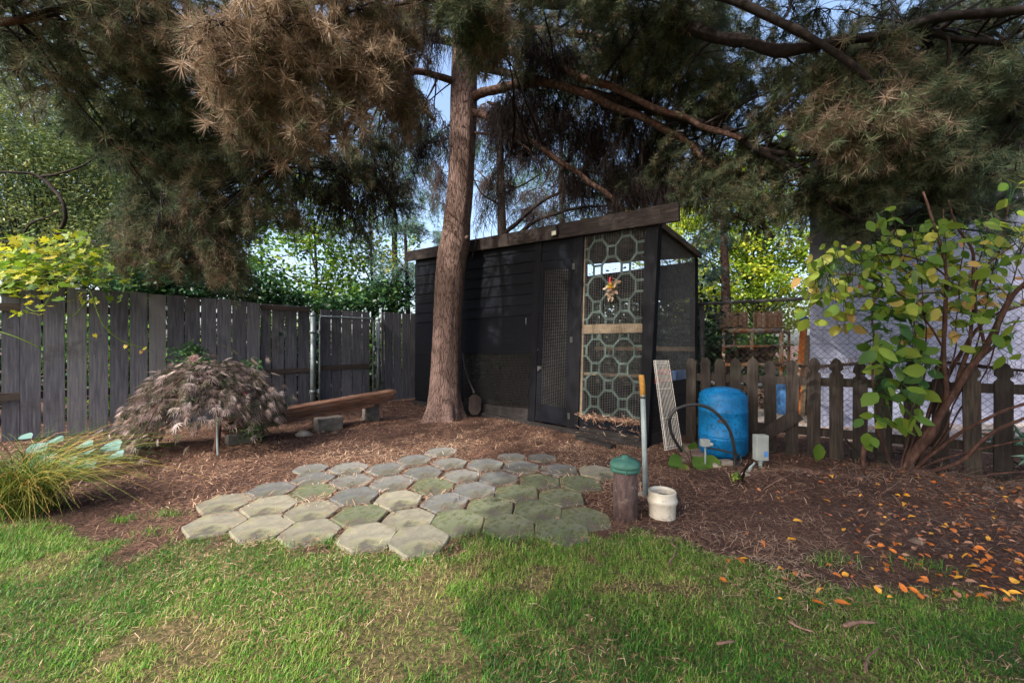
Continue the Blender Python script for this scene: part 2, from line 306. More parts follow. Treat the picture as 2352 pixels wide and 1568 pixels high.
M['chips']=mat_v('bark_chips',[(0,srgb(44,34,34)),(.6,srgb(96,72,66)),(1,srgb(140,112,100))],.9,0)
for n,a,b_ in (('leaf_orange',srgb(176,92,44),srgb(206,126,52)),('leaf_yellow',srgb(206,144,44),srgb(222,168,60)),('leaf_tan',srgb(140,96,78),srgb(178,140,112))):
    M[n]=mat_n(n,[(.3,a),(.7,b_)],nscale=20,rough=.6,bump=.1)
# ---------------------------------------------------------------- light and camera
SUN_EL=math.radians(40); SUN_AZ=math.radians(222)     # azimuth clockwise from +Y: behind the camera, to the left
sdir=np.array([math.sin(SUN_AZ)*math.cos(SUN_EL),math.cos(SUN_AZ)*math.cos(SUN_EL),math.sin(SUN_EL)])
w=bpy.data.worlds.new('World'); sc.world=w; w.use_nodes=True; nt=w.node_tree; bg=nt.nodes['Background']
sky=nt.nodes.new('ShaderNodeTexSky'); sky.sky_type='NISHITA'; sky.sun_disc=False; sky.sun_elevation=SUN_EL; sky.sun_rotation=SUN_AZ
sky.altitude=800; sky.air_density=1.; sky.dust_density=8; sky.ozone_density=.8
nt.links.new(sky.outputs[0],bg.inputs[0]); bg.inputs[1].default_value=.15
ld=bpy.data.lights.new('sun','SUN'); ld.energy=2.2; ld.angle=math.radians(.6); ld.color=(1,.94,.84)
lo=bpy.data.objects.new('sun',ld); C.objects.link(lo); lo.rotation_euler=Vector(sdir).to_track_quat('Z','Y').to_euler()
cd=bpy.data.cameras.new('camera'); cd.sensor_width=36; cd.lens=F/2352*36; cd.shift_y=(HY-784)/2352; cd.clip_start=.05; cd.clip_end=900
co=bpy.data.objects.new('camera',cd); C.objects.link(co); co.location=(0,0,H); co.rotation_euler=(PI/2,0,0); sc.camera=co
sc.view_settings.view_transform='Standard'; sc.view_settings.look='None'; sc.view_settings.exposure=1.66; sc.view_settings.gamma=1
cy=sc.cycles; cy.max_bounces=6; cy.diffuse_bounces=3; cy.glossy_bounces=2; cy.transmission_bounces=3; cy.transparent_max_bounces=4; cy.caustics_reflective=False; cy.caustics_refractive=False
cy.use_denoising=True
# ---------------------------------------------------------------- ground
def vnoise(x,y,s,seed=0):
    """smooth value noise on arrays"""
    r=np.random.default_rng(seed).random((64,64)); u=np.asarray(x)*s+100; v=np.asarray(y)*s+100
    i=np.floor(u).astype(int); j=np.floor(v).astype(int); a=u-i; b=v-j; a=a*a*(3-2*a); b=b*b*(3-2*b)
    q=lambda m,n:r[m%64,n%64]
    return (q(i,j)*(1-a)+q(i+1,j)*a)*(1-b)+(q(i,j+1)*(1-a)+q(i+1,j+1)*a)*b
border_px=[(-900,1190),(-200,1190),(60,1195),(180,1212),(290,1262),(380,1262),(440,1230),(560,1222),(660,1240),(800,1258),(960,1270),(1060,1240),(1200,1232),(1350,1242),(1480,1226),(1560,1246),(1640,1268),(1740,1322),(1900,1348),(2050,1352),(2200,1362),(2352,1372),(2900,1400),(3600,1400)]
bp_=np.array([G(*q)[:2] for q in border_px])
def border(x): return np.interp(x,bp_[:,0],bp_[:,1])
def lawnness(x,y):
    d=border(x)-y+(vnoise(x,y,5,3)-.5)*.34+(vnoise(x,y,14,4)-.5)*.16
    return np.clip(d/.14+.5,0,1)
def gz(x,y):
    x=np.asarray(x,float);y=np.asarray(y,float)
    z=(vnoise(x,y,1.6,1)-.5)*.03+(vnoise(x,y,5,2)-.5)*.018
    pav=np.exp(-(((x+.35)/1.9)**4+((y-3.4)/1.0)**4)); z=z*(1-.85*pav)-.008*pav
    for cx,cy,h,r in ((2.38,3.45,.09,.28),(2.7,3.35,.06,.25),(-.3,5.9,.05,.7),(3.4,3.5,.07,.4)): z=z+h*np.exp(-((x-cx)**2+(y-cy)**2)/r**2)
    return z*np.exp(-np.maximum(0,np.hypot(x,y-3)-9)**2/9)
def axis(lo,hi,flo,fhi,fine,k):
    a=list(np.arange(flo,fhi,fine)); 
    L=[];s=fine;x=flo
    while x>lo: s*=k;x-=s;L.append(x)
    R=[];s=fine;x=a[-1]
    while x<hi: s*=k;x+=s;R.append(x)
    return np.array(L[::-1]+a+R)
gx=axis(-300,300,-7,7,.07,1.35); gy=axis(-300,300,.8,9.5,.07,1.35)
X,Y=np.meshgrid(gx,gy); V=np.stack([X.ravel(),Y.ravel(),gz(X.ravel(),Y.ravel())],1); nx=len(gx);ny=len(gy)
i,j=np.meshgrid(np.arange(nx-1),np.arange(ny-1)); a=(j*nx+i).ravel()
T=np.concatenate([np.stack([a,a+1,a+nx+1],1),np.stack([a,a+nx+1,a+nx],1)])
def ground_mat():
    m,nt,b=newmat('mulch_and_soil'); N=nt.nodes.new; tc=N('ShaderNodeTexCoord')
    n1=N('ShaderNodeTexNoise'); n1.inputs['Scale'].default_value=45; n1.inputs['Detail'].default_value=8; n1.inputs['Roughness'].default_value=.75
    n2=N('ShaderNodeTexNoise'); n2.inputs['Scale'].default_value=1.3; n2.inputs['Detail'].default_value=5
    for n in (n1,n2): nt.links.new(tc.outputs['Object'],n.inputs['Vector'])
    r=ramp(nt,[(.3,srgb(44,34,32)),(.5,srgb(84,64,56)),(.75,srgb(138,108,90))]); nt.links.new(n1.outputs['Fac'],r.inputs[0])
    mr=N('ShaderNodeMapRange'); mr.inputs['From Min'].default_value=.45; mr.inputs['From Max'].default_value=.65; nt.links.new(n2.outputs['Fac'],mr.inputs['Value'])
    mu=N('ShaderNodeMath'); mu.operation='MULTIPLY'; mu.inputs[1].default_value=.5; nt.links.new(mr.outputs[0],mu.inputs[0])
    mx=N('ShaderNodeMixRGB'); nt.links.new(mu.outputs[0],mx.inputs[0]); nt.links.new(r.outputs[0],mx.inputs[1]); mx.inputs[2].default_value=srgb(58,46,42)
    at=N('ShaderNodeAttribute'); at.attribute_name='v'
    gr=ramp(nt,[(.3,srgb(46,50,32)),(.48,srgb(84,80,52)),(.72,srgb(150,128,96))]); nt.links.new(n1.outputs['Fac'],gr.inputs[0])
    m2=N('ShaderNodeMixRGB'); nt.links.new(at.outputs['Fac'],m2.inputs[0]); nt.links.new(mx.outputs[0],m2.inputs[1]); nt.links.new(gr.outputs[0],m2.inputs[2])
    nt.links.new(m2.outputs[0],b.inputs['Base Color']); b.inputs['Roughness'].default_value=.95; b.inputs['Specular IOR Level'].default_value=.15
    bp=N('ShaderNodeBump'); bp.inputs['Strength'].default_value=.9; bp.inputs['Distance'].default_value=.02; nt.links.new(n1.outputs['Fac'],bp.inputs['Height']); nt.links.new(bp.outputs[0],b.inputs['Normal'])
    return m
gr=build_np('ground',V,T,lawnness(V[:,0],V[:,1]),ground_mat(),smooth=True); tag(gr,'brown mulch and bare soil yard ground','ground',kind='structure')
# lawn blades
def scatter_lawn(n):
    x=RG.uniform(-4.6,4.6,n); y=RG.uniform(1.15,3.3,n)
    p=lawnness(x,y); pat=vnoise(x,y,3,11)*.5+vnoise(x,y,9,12)*.5
    bare=np.clip((vnoise(x,y,2.3,21)*.6+vnoise(x,y,7,22)*.4-.565)/.1,0,1)      # thin strawy patches
    dens=p*(.4+1.2*pat)*(1-.8*bare)
    k=RG.random(n)<dens; return x[k],y[k],p[k],pat[k],bare[k]
x,y,p,pat,bare=scatter_lawn(430000); n=len(x)
tu=vnoise(x,y,22,13)
ang=RG.uniform(0,2*PI,n)+0; lean=RG.uniform(.35,1.42,n)
d=np.stack([np.cos(ang)*np.sin(lean),np.sin(ang)*np.sin(lean),np.cos(lean)],1)
L=(.014+.02*RG.random(n)+.014*tu)*(.6+.6*pat)
nb=NB(); inst(nb,*BLADE,np.stack([x,y,gz(x,y)-.002],1),d,np.stack([-d[:,1]*0-np.cos(ang),-np.sin(ang),np.ones(n)*.3],1),L,RG.uniform(.0018,.0032,n),np.clip(.1+.5*vnoise(x,y,1.4,14)+.25*(vnoise(x,y,6,15)-.5)+.42*(RG.random(n)-.3)+.3*bare+.4*(RG.random(n)<.09)-.07,0,1))
_pp=[(237,410),(455,425),(687,450),(948,475),(1190,485),(280,320),(480,333),(685,357),(915,375),(1140,390),(1370,402),(1612,420),(1855,447)]
PWT=np.array([G((500+a/1.568)*.7656,(1300+b/1.568)*.7656,.022)[:2] for a,b in _pp])
# loose tufts at the edges of pavers and in the mulch
for (px,py,c,r) in ((278,1195,120,.04),(385,1182,110,.07),(350,1225,90,.08),(560,1215,100,.07),(1935,1290,90,.06),(2120,1305,110,.07),(1890,1300,60,.05),(1150,1238,500,.14),(1270,1240,300,.12),(760,1246,300,.09),(590,1228,220,.08),(820,1258,300,.09),(680,1246,200,.08),(960,1272,300,.1)):
    if not c: continue
    q=G(px,py); xx=q[0]+RG.normal(size=c)*r; yy=q[1]+RG.normal(size=c)*r*.6
    kk=np.array([np.min(np.hypot(PWT[:,0]-a_,PWT[:,1]-b_))>.19 for a_,b_ in zip(xx,yy)]); xx,yy=xx[kk],yy[kk]; c=len(xx)
    ang=RG.uniform(0,2*PI,c); lean=RG.uniform(.1,1.1,c); d=np.stack([np.cos(ang)*np.sin(lean),np.sin(ang)*np.sin(lean),np.cos(lean)],1)
    inst(nb,*BLADE,np.stack([xx,yy,gz(xx,yy)],1),d,np.stack([-np.cos(ang),-np.sin(ang),np.ones(c)*.3],1),RG.uniform(.03,.07,c),.003,RG.uniform(.1,.75,c))
o=nb.build('lawn_grass',M['lawn']); tag(o,'short green lawn grass with thin strawy patches in the foreground','grass',kind='stuff')
# ---------------------------------------------------------------- pavers
LAT={}
def row(j,i0,pts):
    for k,q in enumerate(pts): LAT[(i0+k,j)]=q
row(0,0,[(237,410),(455,425),(687,450),(948,475),(1190,485)])
row(1,0,[(280,320),(480,333),(685,357),(915,375),(1140,390),(1370,402),(1612,420),(1855,447)])
row(2,1,[(495,260),(686,270),(885,288),(1097,300),(1308,310),(1520,335),(1743,358),(1960,388)])
row(3,2,[(685,205),(875,213),(1065,222),(1255,235),(1447,260),(1645,275),(1850,293)])
row(4,2,[(665,162),(855,155),(1035,157),(1210,175),(1385,190),(1568,203),(1757,218),(1945,228)])
row(5,5,[(1165,113),(1330,130),(1500,140),(1670,148),(1848,160),(2030,173)])
row(6,6,[(1290,77)]); LAT[(8,6)]=(1630,100); LAT[(9,6)]=(1770,103)
K=np.array(list(LAT)); PW=np.array([G((500+LAT[tuple(k)][0]/1.568)*.7656,(1300+LAT[tuple(k)][1]/1.568)*.7656,.022)[:2] for k in K])
A_=np.c_[np.ones(len(K)),K]; sol,_,_,_=np.linalg.lstsq(A_,PW,rcond=None)
e1=sol[1]; e2=sol[2]
print('paver lattice',np.linalg.norm(e1),np.linalg.norm(e2),math.degrees(math.atan2(e1[0]*e2[1]-e1[1]*e2[0],e1@e2)))
e3=e1+e2
hexd=[(e1+e3)/3,(e3+e2)/3,(e2-e1)/3,-(e1+e3)/3,-(e3+e2)/3,-(e2-e1)/3]
moss={(6,1),(7,1),(8,2),(7,2),(5,1),(9,4),(10,4),(7,3),(8,3),(8,4),(5,4),(10,5),(6,2),(1,2),(5,2)}
moss={(7,2),(8,2),(6,2),(7,1),(8,3),(7,3),(6,1),(5,1),(8,4),(9,4),(5,3),(2,2),(3,1)}
pale={(0,0),(1,0),(2,0),(3,0),(4,0),(1,1),(2,1),(4,2),(10,5),(0,1),(4,1)}  # paler concrete tone, mostly on the two front rows
ords=['first','second','third','fourth','fifth','sixth','seventh','eighth']
rown={0:'in the front row beside the lawn',1:'in the second row from the lawn',2:'in the third row from the lawn',3:'in the middle row',4:'in the third row from the back',5:'in the second row from the back',6:'in the broken back row near the tree'}
rc={}
for k_,c in zip(K,PW):
    k=tuple(k_); j=k[1]; idx=rc.get(j,0); rc[j]=idx+1
    fit=A_[[tuple(q)==k for q in K]][0]@sol; c=.75*c+.25*fit
    jit=RG.normal(size=2)*.004; rot=RG.normal()*.03; cs,sn=math.cos(rot),math.sin(rot); R=np.array([[cs,-sn],[sn,cs]])
    tilt=RG.normal(size=2)*.012; top=.012+RG.normal()*.003; buried=k in ((2,4),(8,6),(9,6))
    if buried: top-=.006
    f_=.95*(1+RG.normal()*.008) if not buried else .82
    mb=MB(); prof=[(1.0,-.06),(1.0,-.012),(.985,-.004),(.955,0)]
    outl=[]
    for hd in range(6):      # subdivided outline, slightly chipped
        for t in (0,.33,.67):
            q=hexd[hd]*(1-t)+hexd[(hd+1)%6]*t; cut=.02 if t==0 else 0
            outl.append(q*(1-cut)*(1+RG.normal()*.006))
    m_=len(outl); vs=[]
    for s_,z in prof:
        for q in outl:
            r=R@(q*f_*s_); vs.append((c[0]+jit[0]+r[0],c[1]+jit[1]+r[1],top+z+tilt@r))
    vs.append((c[0]+jit[0],c[1]+jit[1],top+.001))
    fs=[(a*m_+b,a*m_+(b+1)%m_,(a+1)*m_+(b+1)%m_,(a+1)*m_+b) for a in range(3) for b in range(m_)]+[(3*m_+b,3*m_+(b+1)%m_,4*m_) for b in range(m_)]
    mb.add(vs,fs,RG.normal()*.06)
    kind='paver_moss' if k in moss else 'paver_pale' if k in pale else 'paver'
    o=build('hexagonal_paver',mb,M[kind],loc=(c[0],c[1],0))
    look={'paver_moss':'moss green','paver_pale':'pale','paver':'plain grey'}[kind]
    lab=f'{look} hexagonal concrete paver, {ords[idx]} from left {rown[j]}'
    if buried: lab={(2,4):'half buried grey hexagonal paver under needles at the back left edge',(8,6):'sunken grey hexagonal paver fragment showing through needles at the back edge',(9,6):'half buried grey hexagonal paver at the back edge towards the coop'}[k]
    tag(o,lab,'paver','hexagonal concrete pavers of the patio')
PAV=PW
def on_paver(x,y):
    m=np.zeros(len(x),bool)
    for c in PAV: m|=np.hypot(x-c[0],y-c[1])<.14
    return m
# ---------------------------------------------------------------- litter
nb=NB(); n=330000
x=RG.uniform(-7.5,6.,n); y=RG.uniform(1.3,9.2,n)**1.0
ln=lawnness(x,y); op=on_paver(x,y)
far=np.clip(1.25-y/12,.3,1); pat=vnoise(x,y,2.1,31)*.6+vnoise(x,y,6,32)*.4
dens=np.where(ln>.5,.24+.8*np.clip((pat-.52)*5,0,1),(.25+.95*pat)*far); dens=np.where(op,.035,dens)
vis=(np.abs(x)<y*1.32+.3)
k=(RG.random(n)<dens)&vis; x,y,ln,op,pat=x[k],y[k],ln[k],op[k],pat[k]; n=len(x)
ang=RG.uniform(0,2*PI,n); el=RG.normal(size=n)*.16+.06
d=np.stack([np.cos(ang)*np.cos(el),np.sin(ang)*np.cos(el),np.sin(el)],1)
z=gz(x,y)+np.where(op,.021,.004+RG.random(n)*.016)+np.where(ln>.5,.012,0)
inst(nb,*STRAW,np.stack([x,y,z],1),d,np.tile([0,0,1.],(n,1)),np.where(ln>.5,RG.uniform(.012,.045,n),RG.uniform(.03,.095,n)),np.where(y<3,.0016,.0034)*RG.uniform(.6,1.4,n),np.clip(.12+.6*vnoise(x,y,1.3,33)+.3*(vnoise(x,y,5,34)-.5)+.22*np.exp(-((x-.2)**2+(y-5.2)**2)/1.6)+.2*np.exp(-((x-2.3)**2+(y-3)**2)/2.5)+RG.normal(size=n)*.25+.1*(ln>.5),0,1))
o=nb.build('needle_litter',M['litter']); tag(o,'dry reddish brown pine needles strewn over mulch, pavers and lawn','needle litter',kind='stuff')
nb=NB(); n=26000; x=RG.uniform(-7,5,n); y=RG.uniform(2,8.6,n); ln=lawnness(x,y); op=on_paver(x,y)
k=(ln<.4)&(~op)&(np.abs(x)<y*1.32+.3)&(RG.random(n)<np.clip(.65-.25*x,.25,1)); x,y=x[k],y[k]; n=len(x)
inst(nb,*OVAL,np.stack([x,y,gz(x,y)+RG.uniform(.0,.014,n)],1),unit(RG.normal(size=(n,3))*[1,1,.25]),unit(RG.normal(size=(n,3))*.35+[0,0,1]),RG.uniform(.012,.04,n),RG.uniform(.008,.022,n),RG.random(n))
o=nb.build('bark_chip_mulch',M['chips']); tag(o,'dark purple brown bark chips scattered on the bare soil','mulch',kind='stuff')
#SECTION2
HIGH=[(-3.0,-.6,6.2,2.,1.2,.8,420),(-7,1.2,6.,2.6,1.9,.8,600),(-.5,3.6,6.6,2.2,1.5,.7,420),(2.5,3.8,6.3,2.,1.5,.7,360),(-4.5,4.2,6.6,2.,1.3,.6,260),(0,6.5,9.,2.2,2,1.5,120),(-1.,1.6,6.4,1.6,1.,.6,300),(1.9,1.8,6.0,1.5,1.1,.6,300),(5,3.2,5.8,2.2,1.5,.7,480)]  # unseen crown clusters added to shade the yard
SHADE=[((-1.5,-4.,0),5.,[((-2.6,-2.0,5.8),(2.2,2.0,1.),420),((1.2,-1.5,5.8),(2.2,2.2,1.),420),((-.5,-5,5.6),(2.4,1.8,.9),260)]),((5.5,-2.5,0),4.5,[((4.8,-1.,5.2),(2.2,2.2,1.2),300)])]  # unseen trees added behind the camera for their shade
DENS=2.3
# ---------------------------------------------------------------- grey board fence, gate and posts
FP=Plane(G(150,1005),G(930,920))
def ftop(px): return float(np.interp(px,[-400,46,150,300,597,598,870,956],[628,655,663,671,695,697,714,721]))
def fboard(mb,x0,x1,off,a,bot=.03,drop=0.):
    p0=FP.W(x0,ftop(x0)+drop,off);p1=FP.W(x1,ftop(x1)+drop,off); q0=p0.copy();q1=p1.copy();q0[2]=bot;q1[2]=bot
    mb.slab(p0,p1,q1,q0,np.r_[-FP.n*.019,0],a)
def frail(mb,x0,x1,z0,z1,off,th=.038):
    u0,u1=FP.u(x0),FP.u(x1); mb.slab(FP.at(u0,z1,off),FP.at(u1,z1,off),FP.at(u1,z0,off),FP.at(u0,z0,off),np.r_[-FP.n*th,0])
fe=thing('board_fence',FP.at(FP.u(300),0),'weathered grey vertical board fence running from the left edge to the gate','fence')
for x0,x1 in [(-330,-262),(-256,-190),(-184,-120),(-112,-58),(-52,-2),(3,45)]:
    mb=MB(); fboard(mb,x0,x1,-.045,RG.normal()*.05,drop=4); build('board',mb,M['fence'],fe)
ed=[46,97,152,202,251,297,341,383,424,461,498,533,567,598]
for k in range(len(ed)-1):
    gap=max(1.2,4.6*(1-k/16)); gp=.6 if k==0 else gap
    mb=MB(); fboard(mb,ed[k]+gp*.5,ed[k+1]-gap*.7,.0,RG.normal()*.09,drop=RG.normal()*.8); build('board',mb,M['fence'],fe)
ed=[599,623,625,653,655,682,685,711]
for k in range(0,8,2):
    mb=MB(); fboard(mb,ed[k]+.4,ed[k+1]-.4,-.06,RG.normal()*.05); build('board',mb,M['fence'],fe)
for z0,z1 in ((.52,.61),(1.6,1.69)):
    mb=MB(); frail(mb,-330,46,z0,z1,.0); build('rail',mb,M['rail'],fe)
    mb=MB(); frail(mb,46.5,597,z0,z1,-.022); build('rail',mb,M['rail'],fe)
    mb=MB(); frail(mb,598,712,z0+.18,z1+.19-.03,-.02); build('rail',mb,M['rail'],fe)
for x in (46,330,590):
    mb=MB(); u=FP.u(x); mb.slab(FP.at(u-.045,1.8,-.065),FP.at(u+.045,1.8,-.065),FP.at(u+.045,-.1,-.065),FP.at(u-.045,-.1,-.065),np.r_[-FP.n*.09,0]); build('post',mb,M['rail'],fe)
f2=thing('board_fence',FP.at(FP.u(915),0),'short grey board fence panel between the gate and the black coop','fence')
ed=[876,882,883.5,902,903.5,922,924,943,944,957]
for k in range(0,10,2):
    mb=MB(); fboard(mb,ed[k]+.2,ed[k+1]-.2,-.03,RG.normal()*.06,drop=RG.normal()*.7); build('board',mb,M['fence'],f2)
for z0,z1 in ((.6,.69),(1.55,1.64)):
    mb=MB(); frail(mb,876,957,z0,z1,-.052); build('rail',mb,M['rail'],f2)
gt=thing('garden_gate',FP.at(FP.u(793),0),'grey board gate in a galvanised pipe frame in the fence','gate')
ed=[737,760,762,784,786,808,810,831,833,849]
for k in range(0,10,2):
    mb=MB(); fboard(mb,ed[k],ed[k+1]-.3,-.045,RG.normal()*.05,bot=.08,drop=4); build('board',mb,M['fence'],gt)
mb=MB(); frail(mb,737,850,.72,.81,-.005,.035); build('rail',mb,M['rail'],gt)
def fp3(x,z,off): return FP.at(FP.u(x),z,off)
mb=MB(); zt=1.2+(HY-733)*FP.W(790,HY)[1]/F
tub=[fp3(733,.1,.03),fp3(733,1.66,.03),fp3(735,1.7,.03),fp3(853,1.7,.03),fp3(856,1.66,.03),fp3(856,.1,.03)]
mb.tube(tub,.021,10); mb.tube([fp3(733,.12,.03),fp3(856,.12,.03)],.019,8); build('pipe_frame',mb,M['galv'],gt,True)
for z in (.35,1.42):
    mb=MB(); mb.tube([fp3(731,z-.035,.03),fp3(731,z+.035,.03)],.03,10); mb.bar(fp3(719,z,.0),fp3(731,z,.03),.02,.05); build('hinge',mb,M['galv'],gt)
mb=MB(); mb.bar(fp3(853,1.12,.05),fp3(868,1.12,.0),.02,.03); mb.tube([fp3(857,1.06,.045),fp3(857,1.17,.045)],.026,8); build('latch',mb,M['galv'],gt)
for px,rr,ht,lab in ((719,.048,1.72,'thick galvanised gate post on the hinge side, left of the gate'),(868,.04,1.69,'galvanised gate post on the latch side, right of the gate')):
    p=fp3(px,0,.0); t=thing('gate_post',p,lab,'post','galvanised gate posts')
    mb=MB(); mb.tube([p+[0,0,-.1],p+[0,0,ht]],rr,20); build('pipe',mb,M['galv'],t,True)
    mb=MB(); mb.lathe([(rr+.004,-.02),(rr+.006,0),(rr+.004,.02),(rr*.7,.04),(.012,.05),(.012,.06),(.003,.066)],p+[0,0,ht],20); build('post_cap',mb,M['galv'],t,True)
    for z in (.35,1.42) if px==719 else (1.12,):
        mb=MB(); mb.lathe([(rr+.001,-.025),(rr+.009,-.025),(rr+.009,.025),(rr+.001,.025)],p+[0,0,z],18)
        build('clamp_band',mb,M['galv'],t,True)
# ---------------------------------------------------------------- black coop
SL=np.array([-1.925,8.19]); SR=np.array([1.556,4.707]); SP=Plane(SL,SR); SD=Plane(SR,SR+[1.,1.])
n3=np.r_[SP.n,0.]; m3=np.r_[SD.n,0.]
def S(mb,TL,TR,BR,BL,off=0.,th=.03,pl=SP,a=0.):
    def w(q): 
        if q[1] is None: return pl.at(pl.u(q[0]),-.03,off)
        return pl.W(q[0],q[1],off)
    mb.slab(w(TL),w(TR),w(BR),w(BL),-np.r_[pl.n,0]*th,a)
fb=lambda x:float(np.interp(x,[931,1558],[600,507]))
co_=thing('chicken_coop',np.r_[(SL+SR)/2,0],'black painted wooden coop and run with slanted fascia and octagon lattice panel','coop')
mb=MB(); xs0,xs1=955,1239; nb_=7
y0=lambda x:fb(x)-6; y1=lambda x:float(np.interp(x,[955,1064,1229],[741,732,721]))
for k in range(nb_):
    a0,a1=k/nb_,(k+1)/nb_
    q=lambda x,a,off:SP.W(x,y0(x)*(1-a)+y1(x)*a,off)
    TL,TR=q(xs0,a0,.004),q(xs1,a0,.004); BL,BR=q(xs0,a1,.02),q(xs1,a1,.02)
    mb.slab(TL,TR,BR,BL,-n3*.02,RG.normal()*.05)
build('siding',mb,M['siding'],co_)
mb=MB(); S(mb,(955,741.4),(1229,721.6),(1229,811),(955,815),.004,.02); build('plywood_hatch',mb,M['siding'],co_)
mb=MB(); S(mb,(955,815.5),(1062,813.5),(1062,None),(955,None),.0,.02,a=-.05); build('lower_siding',mb,M['siding'],co_)
mb=MB(); S(mb,(1062.5,925),(1213,937.5),(1213,None),(1062.5,None),.01,.05); build('base_board',mb,M['skirt'],co_)
mb=MB(); mb.bar(SP.at(SP.u(955),.02,.03),SP.at(SP.u(1489),.02,.03),.05,.12); build('sill_beam',mb,M['skirt'],co_)
mb=MB(); S(mb,(1229,fb(1229)),(1244.5,fb(1244)),(1229.5,None),(1213.5,None),.03,.06); build('door_post',mb,M['blackwood'],co_)
mb=MB(); S(mb,(1318,fb(1318)-2),(1340,fb(1340)-2),(1330,None),(1304.5,None),.035,.08); build('door_post',mb,M['blackwood'],co_)
mb=MB(); S(mb,(1482,fb(1482)-2),(1513,fb(1513)-2),(1490,None),(1470.5,None),.03,.09); build('corner_post',mb,M['blackwood'],co_)
mb=MB(); S(mb,(931,578),(1558,463),(1559,507),(931,600),.09,.05); fa=build('fascia_beam',mb,M['fascia'],co_,bevel=.006)
mb=MB(); S(mb,(1340.5,fb(1340)-3),(1481.5,fb(1481)-3),(1481.5,521),(1340.5,545.5),.0,.04); build('header_board',mb,M['blackwood'],co_)
mb=MB(); S(mb,(1245,fb(1245)-3),(1317.5,fb(1317)-3),(1317.5,572.5),(1245,578.5),.012,.03); S(mb,(1245,579),(1317,573),(1316,594),(1244,599.5),.02,.03,a=.04); build('door_header',mb,M['siding'],co_)
# door
dr=MB(); S(dr,(1243,600.5),(1250,600),(1240,966),(1229,966),.03,.035); S(dr,(1308.5,595),(1315,594.5),(1303.5,978),(1298,977),.03,.035)
S(dr,(1250.2,600),(1308.3,595.2),(1308,617),(1250,620),.028,.033); S(dr,(1240,927),(1298.3,935),(1297.8,977),(1239,966.5),.028,.033)
door=build('door',dr,M['siding'],co_)
def wiremesh(name,TL,TR,BR,BL,nh,nv,rad,parent,pl=SP,off=0.,mat=None,jag=.0):
    nbm=NB(); c=[pl.W(q[0],q[1],off) for q in (TL,TR,BR,BL)]
    t=np.linspace(0,1,nh)[:,None]; Lp=c[0]*(1-t)+c[3]*t; Rp=c[1]*(1-t)+c[2]*t
    P1=np.stack([Lp,(Lp+Rp)/2+RG.normal(size=Lp.shape)*jag,Rp],1)
    t=np.linspace(0,1,nv)[:,None]; Tp=c[0]*(1-t)+c[1]*t; Bp=c[3]*(1-t)+c[2]*t; P2=np.stack([Tp,(Tp+Bp)/2+RG.normal(size=Tp.shape)*jag,Bp],1)
    tubes(nbm,P1,rad,rad,0.); tubes(nbm,P2,rad*1.1,rad*1.1,0.)
    return nbm.build(name,mat or M['wire'],parent)
wiremesh('door_screen',(1249,618),(1309,616),(1299,935),(1239,927),96,13,.0014,door,off=.026)
mb=MB(); 
for px,py in ((1317,612),(1312,780),(1306,955)):
    c=SP.W(px,py,.045); mb.bar(c-[0,0,.04],c+[0,0,.04],.03,.02)
build('hinge',mb,M['darkmetal'],door)
mb=MB(); c=SP.W(1236,845,.05); mb.bar(c,c+[.05,-.03,.01],.02,.04); mb.bar(c-[0,0,.04],c+[0,0,.03],.025,.02); build('latch',mb,M['darkmetal'],door)
wiremesh('window_screen',(1062,814),(1229,812),(1213,938),(1062,926),34,60,.0013,co_,off=-.012)
mb=MB()
c=SP.W(1229,803,.02); mb.bar(c,c+[.09,-.09,.006],.012,.03); 
c=SP.W(1208,737,.012); mb.bar(c-[0,0,.05],c+[0,0,.05],.008,.014)
build('hasp',mb,M['galv'],co_)
wiremesh('run_screen',(1340,544),(1482,519),(1471,972),(1331,956),116,26,.0015,co_,off=.022)
mb=MB(); S(mb,(1338,745),(1475,743),(1475,763),(1336,766),.012,.035); build('cross_rail',mb,M['rawwood'],co_)
mb=MB(); S(mb,(1340.5,546),(1345,545),(1336,956),(1331,955),.0,.03); build('edge_batten',mb,M['rawwood'],co_)
mb=MB(); S(mb,(1331,957),(1470.5,973),(1470.3,1001),(1330.7,978),.012,.035); build('kick_board',mb,M['siding'],co_)
mb=MB(); S(mb,(1330.5,979),(1470,1002),(1470,None),(1330,None),.02,.06); build('base_beam',mb,M['skirt'],co_)
